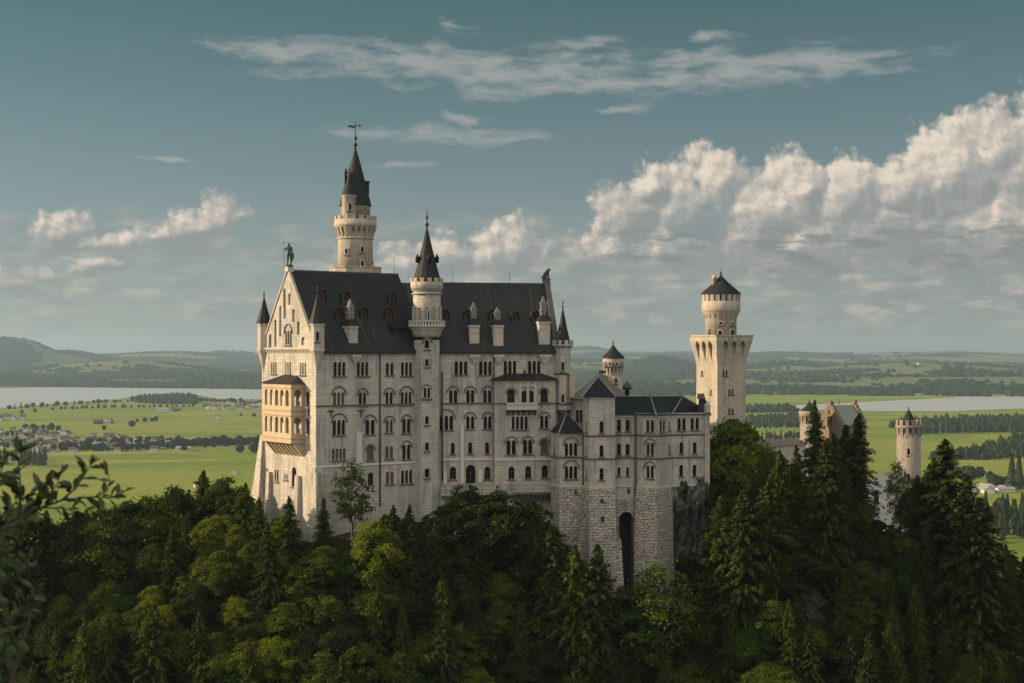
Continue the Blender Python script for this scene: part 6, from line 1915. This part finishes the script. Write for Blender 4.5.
def wood_patch(poly, n, w, h, seed, label):
    """poly in photo coordinates on the valley floor"""
    P2 = np.array([[*G(*p).xy] for p in poly]); rs = np.random.RandomState(seed)
    lo, hi = P2.min(0), P2.max(0); X = []; Y = []
    for _ in range(n * 12):
        if len(X) >= n: break
        q = rs.uniform(lo, hi); c = False; j = len(P2) - 1
        for i in range(len(P2)):
            if (P2[i, 1] > q[1]) != (P2[j, 1] > q[1]) and q[0] < (P2[j, 0] - P2[i, 0]) * (q[1] - P2[i, 1]) / (P2[j, 1] - P2[i, 1]) + P2[i, 0]: c = not c
            j = i
        if c: X.append(q[0]); Y.append(q[1])
    X = np.array(X); Y = np.array(Y); n = len(X)
    return canopy('wood', X, Y, ground_z(X, Y), w * rs.uniform(.7, 1.3, n), h * rs.uniform(.45, 1.15, n), seed, M['leafC'], 'stuff', label, 'wood')
wood_patch([(134, 402.5), (138, 400), (150, 398.5), (190, 398.2), (198, 400), (196, 404), (160, 404)], 620, 14, 24, 61, 'dark wood on the tongue of land in the left lake')
for _ in range(60):
    px = rv.uniform(-40, 47); vtree(px, rv.uniform(458, 465.5) + max(0, px - 20) * .03, rv.choice([2, 3, 3, 4]), rv.uniform(.7, 1.15), 'in the dark wood before the village')
wood_patch([(885, 428), (930, 422), (1024, 420), (1090, 420), (1090, 434), (1024, 433), (950, 432)], 800, 14, 22, 63, 'dark band of wood between the right lake and the fields')
wood_patch([(930, 460), (960, 457.5), (985, 450), (1000, 444), (1030, 438), (1090, 436), (1090, 455), (1030, 457), (985, 460)], 620, 11, 20, 64, 'wooded spur reaching into the right meadows')
for _ in range(85):
    px = 974 + 100 * rv.uniform() ** 1.2; vtree(px, rv.uniform(514, 545) - (px - 974) * .12, rv.choice([0, 2, 3, 3, 4]), rv.uniform(.75, 1.35), 'in the dark wood at the right edge')
wood_patch([(740, 424), (742, 419), (800, 417), (830, 418), (830, 426), (800, 427)], 200, 17, 20, 66, 'wood in the valley behind the gate turret')
wood_patch([(740, 413), (742, 409), (790, 408), (800, 412)], 160, 18, 20, 67, 'wood on the shore left of the right lake')
# far country beyond the lakes
rs = np.random.RandomState(9)
n = 210000
Y = np.sqrt(rs.uniform(6150 ** 2, 17500 ** 2, n)); X = rs.uniform(-.40, .40, n) * Y
start = np.interp(X / Y, [-.36, -.05, .05, .36], [8050, 7000, 6300, 6150])
w_ = WOOD(X, Y)
keep = (w_ > .5) & (Y > start + 40) & (rs.uniform(size=n) < .44)
shore = (Y > start + 30) & (Y < start + 700) & (fbm(X / 500, Y / 300, 77) > .43) & (rs.uniform(size=n) < .5)
keep |= shore
hedge = (np.abs(fbm(X / 700, Y / 500, 88) - .47) < .006) & (Y > start) & (rs.uniform(size=n) < .35)
keep |= hedge
X, Y = X[keep], Y[keep]; n = len(X)
canopy('far_woods', X, Y, ground_z(X, Y) - 1.0, rs.uniform(20, 36, n) * (1 + Y / 30000), rs.uniform(15, 26, n), 10, M['leafC'], 'stuff', 'patchwork of dark woods on the rolling land beyond the lakes', 'woods')

# country roads
m, T, b, out = new_mat('pale_road_surface')
b.inputs['Base Color'].default_value = (.30, .285, .25, 1); b.inputs['Roughness'].default_value = .9
def road(pts, w):
    Q = []
    P3 = [G(*p) for p in pts]; fine = []
    for a, c in zip(P3[:-1], P3[1:]):
        fine += [a.lerp(c, t / 8) for t in range(8)]
    fine.append(P3[-1]); V = []
    for k, q in enumerate(fine):
        d = (fine[min(k + 1, len(fine) - 1)] - fine[max(k - 1, 0)]).normalized(); s = Vector((-d.y, d.x, 0)) * w / 2
        for q2 in (q - s, q + s): V.append((q2.x, q2.y, max(VZ, float(ground_z(q2.x, q2.y))) + .12))
    me = bpy.data.meshes.new('road'); me.from_pydata(V, [], [(2 * k, 2 * k + 2, 2 * k + 3, 2 * k + 1) for k in range(len(fine) - 1)]); me.materials.append(m); me.update()
    o = bpy.data.objects.new('road', me); COL.objects.link(o); tag(o, kind='structure')
road([(-60, 455), (40, 454), (120, 453), (190, 449), (262, 445.5), (330, 443)], 9)
road([(935, 492), (1000, 487.5), (1024, 486.5), (1090, 485)], 8)
road([(760, 446), (860, 444), (935, 443), (1010, 446), (1090, 450)], 9)
# houses
def house_mesh(L, W, h, rh, wall, roof):
    mb = MB(); f = Fr((-L / 2, -W / 2), (L / 2, -W / 2))
    mb.box(f, 0, L, 0, W, -1, h)
    mb.add([f.p(0, 0, h), f.p(0, W, h), f.p(0, W / 2, h + rh * .92)], [(0, 2, 1)]); mb.add([f.p(L, 0, h), f.p(L, W, h), f.p(L, W / 2, h + rh * .92)], [(0, 1, 2)])
    mb.m = 1; e = .9
    q = [f.p(-e, -e, h - .4), f.p(L + e, -e, h - .4), f.p(L + e, W / 2, h + rh), f.p(-e, W / 2, h + rh), f.p(-e, W + e, h - .4), f.p(L + e, W + e, h - .4)]
    mb.add(q, [(0, 1, 2, 3), (3, 2, 5, 4)]); q2 = [p - Vector((0, 0, .3)) for p in q]; mb.add(q2, [(3, 2, 1, 0), (4, 5, 2, 3)])
    mb.box(f, L * .3, L * .3 + .9, W * .42, W * .42 + .9, h, h + rh + 1.0)
    mb.m = 2
    nwin = int(L / 3)
    for k in range(nwin):
        u = L * (k + .5) / nwin
        for z in ((1.0, 3.6) if h > 5 else (1.0,)):
            mb.box(f, u - .5, u + .5, -.04, .05, z, z + 1.3); mb.box(f, u - .5, u + .5, W - .05, W + .04, z, z + 1.3)
    o = mb.build('house', [wall, roof, M['glass']]); me = o.data; bpy.data.objects.remove(o); return me
M['wwhite'] = simple('white_render', (.55, .53, .49), .9, 0, .05); M['wwood'] = simple('barn_boards', (.10, .07, .05), .9)
M['rred'] = simple('red_brown_tiles', (.125, .07, .05), .9); M['rdark'] = simple('dark_brown_tiles', (.075, .055, .045), .9); M['rgrey'] = simple('grey_roof_sheet', (.27, .27, .26), .7)
HM = {'a white house with a red-brown roof': house_mesh(13, 10, 5.6, 4.2, M['wwhite'], M['rred']), 'a white house with a dark brown roof': house_mesh(15, 11, 5.8, 4.4, M['wwhite'], M['rdark']),
      'a dark timber barn with a brown roof': house_mesh(20, 12, 5.0, 4.8, M['wwood'], M['rred']), 'a long pale building with a grey roof': house_mesh(30, 14, 5.5, 3.0, M['wwhite'], M['rgrey'])}
HK = list(HM)
HOUSES = []
def house(px, py, k, s=1.0, rz=None, zone=''):
    p = G(px, py)
    o = bpy.data.objects.new('house' if k < 2 else 'barn' if k == 2 else 'hall', HM[HK[k]]); COL.objects.link(o)
    o.location = (p.x, p.y, float(ground_z(p.x, p.y))); o.scale = (s, s, s); o.rotation_euler = (0, 0, rz if rz is not None else rv.choice([0.2, 1.75]) + rv.normal() * .12)
    HOUSES.append((o, px, zone, HK[k])); return o
def hamlet(x0, x1, y0, y1, n, zone, smin=.62, smax=1.05, pk=(.42, .33, .15, .1), slope=0):
    put = []
    for _ in range(n * 40):
        if len(put) >= n: break
        px = rv.uniform(x0, x1); py = rv.uniform(y0, y1) + slope * (px - x0); p = G(px, py)
        if any((p.x - a) ** 2 + (p.y - b_) ** 2 < 20 ** 2 for a, b_ in put): continue
        put.append((p.x, p.y)); house(px, py, rv.choice([0, 1, 2, 3], p=pk), rv.uniform(smin, smax), None, zone)
hamlet(-30, 36, 430, 452, 58, 'in the dense left village')
hamlet(36, 76, 433, 453, 48, 'mid village')
hamlet(76, 126, 437, 452, 36, 'at the village\'s right end')
hamlet(126, 184, 440, 451, 34, 'before the village tree row')
hamlet(186, 262, 440, 443, 8, 'behind the village tree row')
hamlet(206, 262, 404, 410, 20, 'on the left lake shore', 1.0, 1.4)
hamlet(-2, 24, 418, 421, 7, 'in the far left farm', 1.0, 1.4)
for px, py, k, s in ((98, 424, 2, 1.2), (104, 423.5, 3, 1.1), (110, 423, 2, 1.1), (163, 411.5, 3, 1.3), (170, 411, 0, 1.2), (176, 410.8, 2, 1.2), (218, 419, 0, 1.2), (235, 474, 3, .55), (198, 487, 0, .8), (27, 465, 2, .8)):
    house(px, py, k, s, None, 'alone in the left meadows')
hamlet(964, 1012, 488, 493, 9, 'by the pale car park', .7, 1.0, (.15, .15, .1, .6))
house(952, 469.5, 2, .9, .3, 'alone in the right meadows')
hamlet(884, 962, 376, 381, 26, 'beyond the right lake', 1.3, 1.9, (.5, .3, .1, .1))
hamlet(770, 800, 362, 365, 8, 'near the horizon', 1.8, 2.6, (.6, .3, .1, 0))

# ------------------------------------------------------------------ shrub in the near left corner, on the bank beside the camera
sh = thing('shrub', 'dark broad-leaved shrub with a twig of long leaves against the meadow at lower left', 'shrub', (-2.7, 6.4, float(ground_z(-2.7, 6.4))))
rs = np.random.RandomState(23)
LV = []; LF = []; LT = []
def leaf(p, d, up, L, W):
    d = d.normalized(); s = d.cross(up)
    if s.length < 1e-3: s = Vector((1, 0, 0))
    s.normalize(); n = s.cross(d)
    b_ = len(LV); cur = rs.uniform(.05, .30)
    st = [(0, .05), (.18, .5), (.42, 1.0), (.68, .92), (.88, .5), (1.0, .03)]
    for t, w in st:
        c = p + d * L * t + n * (-cur * L * t * t)
        LV.append(c + s * W * .5 * w + n * W * .16 * w); LV.append(c); LV.append(c - s * W * .5 * w + n * W * .16 * w)
    for k in range(5):
        a = b_ + 3 * k
        LF.append((a, a + 1, a + 4, a + 3)); LF.append((a + 1, a + 2, a + 5, a + 4))
        t_ = rs.uniform(0, 1); LT.extend([t_, t_])
tw = MB()
def twig(pts, r0, n, Lm=.105, start=.15, spread=1.0, tip=True):
    pts = [Vector(q) for q in pts]
    fine = []
    for k in range(len(pts) - 1):
        for j in range(5): fine.append(pts[k].lerp(pts[k + 1], j / 5))
    fine.append(pts[-1])
    tw.tube(fine, [r0 * (1 - .75 * k / (len(fine) - 1)) for k in range(len(fine))], 5)
    m_ = len(fine) - 1
    for k in range(n):
        t = start + (1 - start) * (k + .5) / n
        i = min(m_ - 1, int(t * m_)); p = fine[i].lerp(fine[i + 1], t * m_ - i); d = (fine[i + 1] - fine[i]).normalized()
        side = Vector((rs.normal(), rs.normal() * .8, rs.normal()))
        side = (side - d * side.dot(d)).normalized()
        leaf(p, d * .55 + side * spread + Vector((0, 0, .12)), Vector((rs.normal() * .5, -.6, .9)), Lm * rs.uniform(.7, 1.2), Lm * .38 * rs.uniform(.8, 1.2))
    if tip:
        for _ in range(3): leaf(pts[-1], (pts[-1] - pts[-2]).normalized() + Vector((rs.normal(), rs.normal(), rs.normal())) * .35, Vector((0, -.5, 1)), Lm * rs.uniform(.6, 1.0), Lm * .3)
def S_(px, py, Y=6.2): return P(px, py, Y)
# the arching spray seen against the meadow
twig([S_(-20, 530), S_(30, 512), S_(62, 500), S_(92, 497), S_(112, 498)], .008, 18, .078)
twig([S_(62, 500), S_(76, 488), S_(84, 476), S_(90, 466)], .005, 9, .07)
twig([S_(95, 497), S_(106, 492), S_(111, 482), S_(107, 472)], .004, 4, .06)
twig([S_(20, 515), S_(21, 490), S_(19, 470), S_(18, 452)], .006, 11, .085)
twig([S_(45, 506), S_(50, 494), S_(58, 482), S_(61, 474)], .004, 8, .075)
twig([S_(36, 509), S_(40, 495), S_(46, 484)], .004, 7, .08)
twig([S_(105, 498), S_(116, 496), S_(124, 492)], .003, 3, .06)
twig([S_(-25, 500), S_(-8, 485), S_(2, 470), S_(-2, 460)], .006, 11, .08)
twig([S_(0, 520), S_(12, 505), S_(30, 496)], .006, 10, .08)
twig([S_(40, 508), S_(62, 508), S_(80, 512), S_(92, 520)], .004, 11, .07)
# the body of the shrub
for k in range(32):
    px = -60 + 84 * rs.uniform() ** 1.25; py = 525 + 190 * rs.uniform(); Y = 6.2 + rs.uniform(-.6, .9)
    a = S_(px - rs.uniform(10, 50), py + rs.uniform(20, 60), Y + .1); b_ = S_(px, py, Y); c = S_(px + rs.uniform(4, 34), py - rs.uniform(6, 30), Y - .05)
    twig([a, b_, c], .006, 11, .085)
o = bpy.data.meshes.new('foliage'); o.from_pydata([tuple(v) for v in (Vector(q) - sh.location for q in LV)], [], LF); o.update()
at = o.attributes.new('tint', 'FLOAT', 'FACE'); at.data.foreach_set('value', np.array(LT, dtype=np.float32))
m, T, b, out = new_mat('leathery_leaves')
atn = T.n('ShaderNodeAttribute'); atn.attribute_name = 'tint'
T.l(T.mix(atn.outputs['Fac'], (.020, .034, .009), (.064, .086, .022)), b.inputs['Base Color']); b.inputs['Roughness'].default_value = .42; b.inputs['Specular IOR Level'].default_value = .35
o.materials.append(m)
fo = bpy.data.objects.new('foliage', o); COL.objects.link(fo); fo.parent = sh
zg_ = float(ground_z(-2.7, 6.4))
tw.tube([(-2.7, 6.4, zg_ - .3), (-2.75, 6.5, -6), (-2.6, 6.4, -2.6), (-2.3, 6.3, -1.3), (-2.1, 6.2, -.75)], [.07, .055, .035, .02, .008], 7)
tw.tube([(-2.65, 6.45, -3.2), (-2.2, 6.2, -1.8), (-1.98, 6.2, -1.05)], [.025, .016, .006], 6)
tw.build('stem', M['bark'], sh)

# taller trees added out of view on the left bank to keep the evening sun off the shrub
for (x, y, H, kd) in ((-9.5, 6.2, 18.5, 'd1'), (-11.5, 8.2, 19, 'd7'), (-10.5, 4.4, 17.5, 'd5')):
    plant(kd, x, y, float(ground_z(x, y)) - .4, H, .8, hero=True)
# ------------------------------------------------------------------ haze
m = bpy.data.materials.new('valley_haze'); m.use_nodes = True
T = NT(m.node_tree); out = T.n('ShaderNodeOutputMaterial'); pv = T.n('ShaderNodeVolumePrincipled')
pv.inputs['Color'].default_value = HAZE_C; pv.inputs['Density'].default_value = HAZE_D; pv.inputs['Anisotropy'].default_value = .2
T.l(pv.outputs[0], out.inputs['Volume'])
hb = MB(); f = Fr((-11000, -300), (11000, -300)); hb.box(f, 0, 22000, 0, 24500, -215, 190)
hz = hb.build('haze', m); tag(hz, 'pale evening haze over the valley and far hills', 'haze', None, 'stuff')

# ------------------------------------------------------------------ labels of the trees and houses
ORD = ['leftmost', 'second from left', 'third from left', 'fourth from left', 'fifth from left', 'sixth from left', 'seventh from left', 'eighth from left']
LOOK = {'d0': 'green leafy tree', 'd1': 'broad green leafy tree', 'd2': 'slim green leafy tree', 'd3': 'yellow-green leafy tree', 'd4': 'broad yellow-green leafy tree', 'd5': 'dark leafy tree', 'd6': 'slim dark leafy tree', 'd7': 'broad dark leafy tree',
        'c0': 'dark spruce', 'c1': 'slender dark spruce', 'c2': 'broad dark spruce', 'c3': 'green fir', 'c4': 'broad green fir', 'c5': 'big dark spruce', 's0': 'thin sparse tree', 's1': 'sparse green tree', 'b0': 'young green tree', 'b1': 'young dark tree', 'b2': 'low dark young tree'}
CATS = {'d': 'tree', 'c': 'conifer', 's': 'tree', 'b': 'tree'}
ZN = [(-9999, -200, 'added out of view on the near bank'), (-200, 60, 'behind the near shrub'), (60, 130, 'right of the near shrub'), (130, 190, 'under the left meadow'), (190, 250, 'left of the palace'), (250, 310, 'below the sunlit gable'), (310, 370, 'below the palace corner'),
      (370, 440, 'below the slim stair tower'), (440, 500, 'below the terrace'), (500, 560, 'below the balcony bay'), (560, 630, 'below the rough stone pier'), (630, 690, 'below the wing'), (690, 750, 'below the dark cliff'),
      (750, 800, 'below the link building'), (800, 850, 'before the brick gatehouse'), (850, 900, 'before the gate wall'), (900, 955, 'below the far gate tower'), (955, 1010, 'right of the gate tower'), (1010, 1200, 'at the right edge')]
def rank(items, key, base):
    by = {}
    for it in items: by.setdefault(base(it), []).append(it)
    for lb, L in by.items():
        L.sort(key=key)
        for k, it in enumerate(L):
            yield it, lb, k, len(L)
def rowname(t):
    return 'high up' if t['top'] < prof(t['px'], 4) + 26 else 'midway down' if t['top'] < 590 else 'low down'
for t, lb, k, n in rank(TREES, lambda t: t['px'], lambda t: '%s %s, %s' % (LOOK[t['kind']], next(z for a, c, z in ZN if a <= t['px'] < c), rowname(t))):
    tag(t['o'], lb if n == 1 else '%s, %s' % (lb, ORD[min(k, 7)]), CATS[t['kind'][0]], 'trees on the castle hill')
for (o, px, zone, kd), lb, k, n in rank(HOUSES, lambda t: t[1], lambda t: '%s %s' % (t[3][2:], t[2])):
    tag(o, lb if n == 1 or n > 8 else '%s, %s' % (lb, ORD[k]), 'house' if o.name.startswith('house') else 'barn' if o.name.startswith('barn') else 'hall', 'houses in the valley')
for (o, px, zone), lb, k, n in rank(VALLEY, lambda t: t[1], lambda t: 'small %s tree %s' % ('pointed' if t[0].data in VT[3:] else 'round', t[2])):
    tag(o, lb if n == 1 or n > 8 else '%s, %s' % (lb, ORD[k]), 'tree', 'trees in the valley')
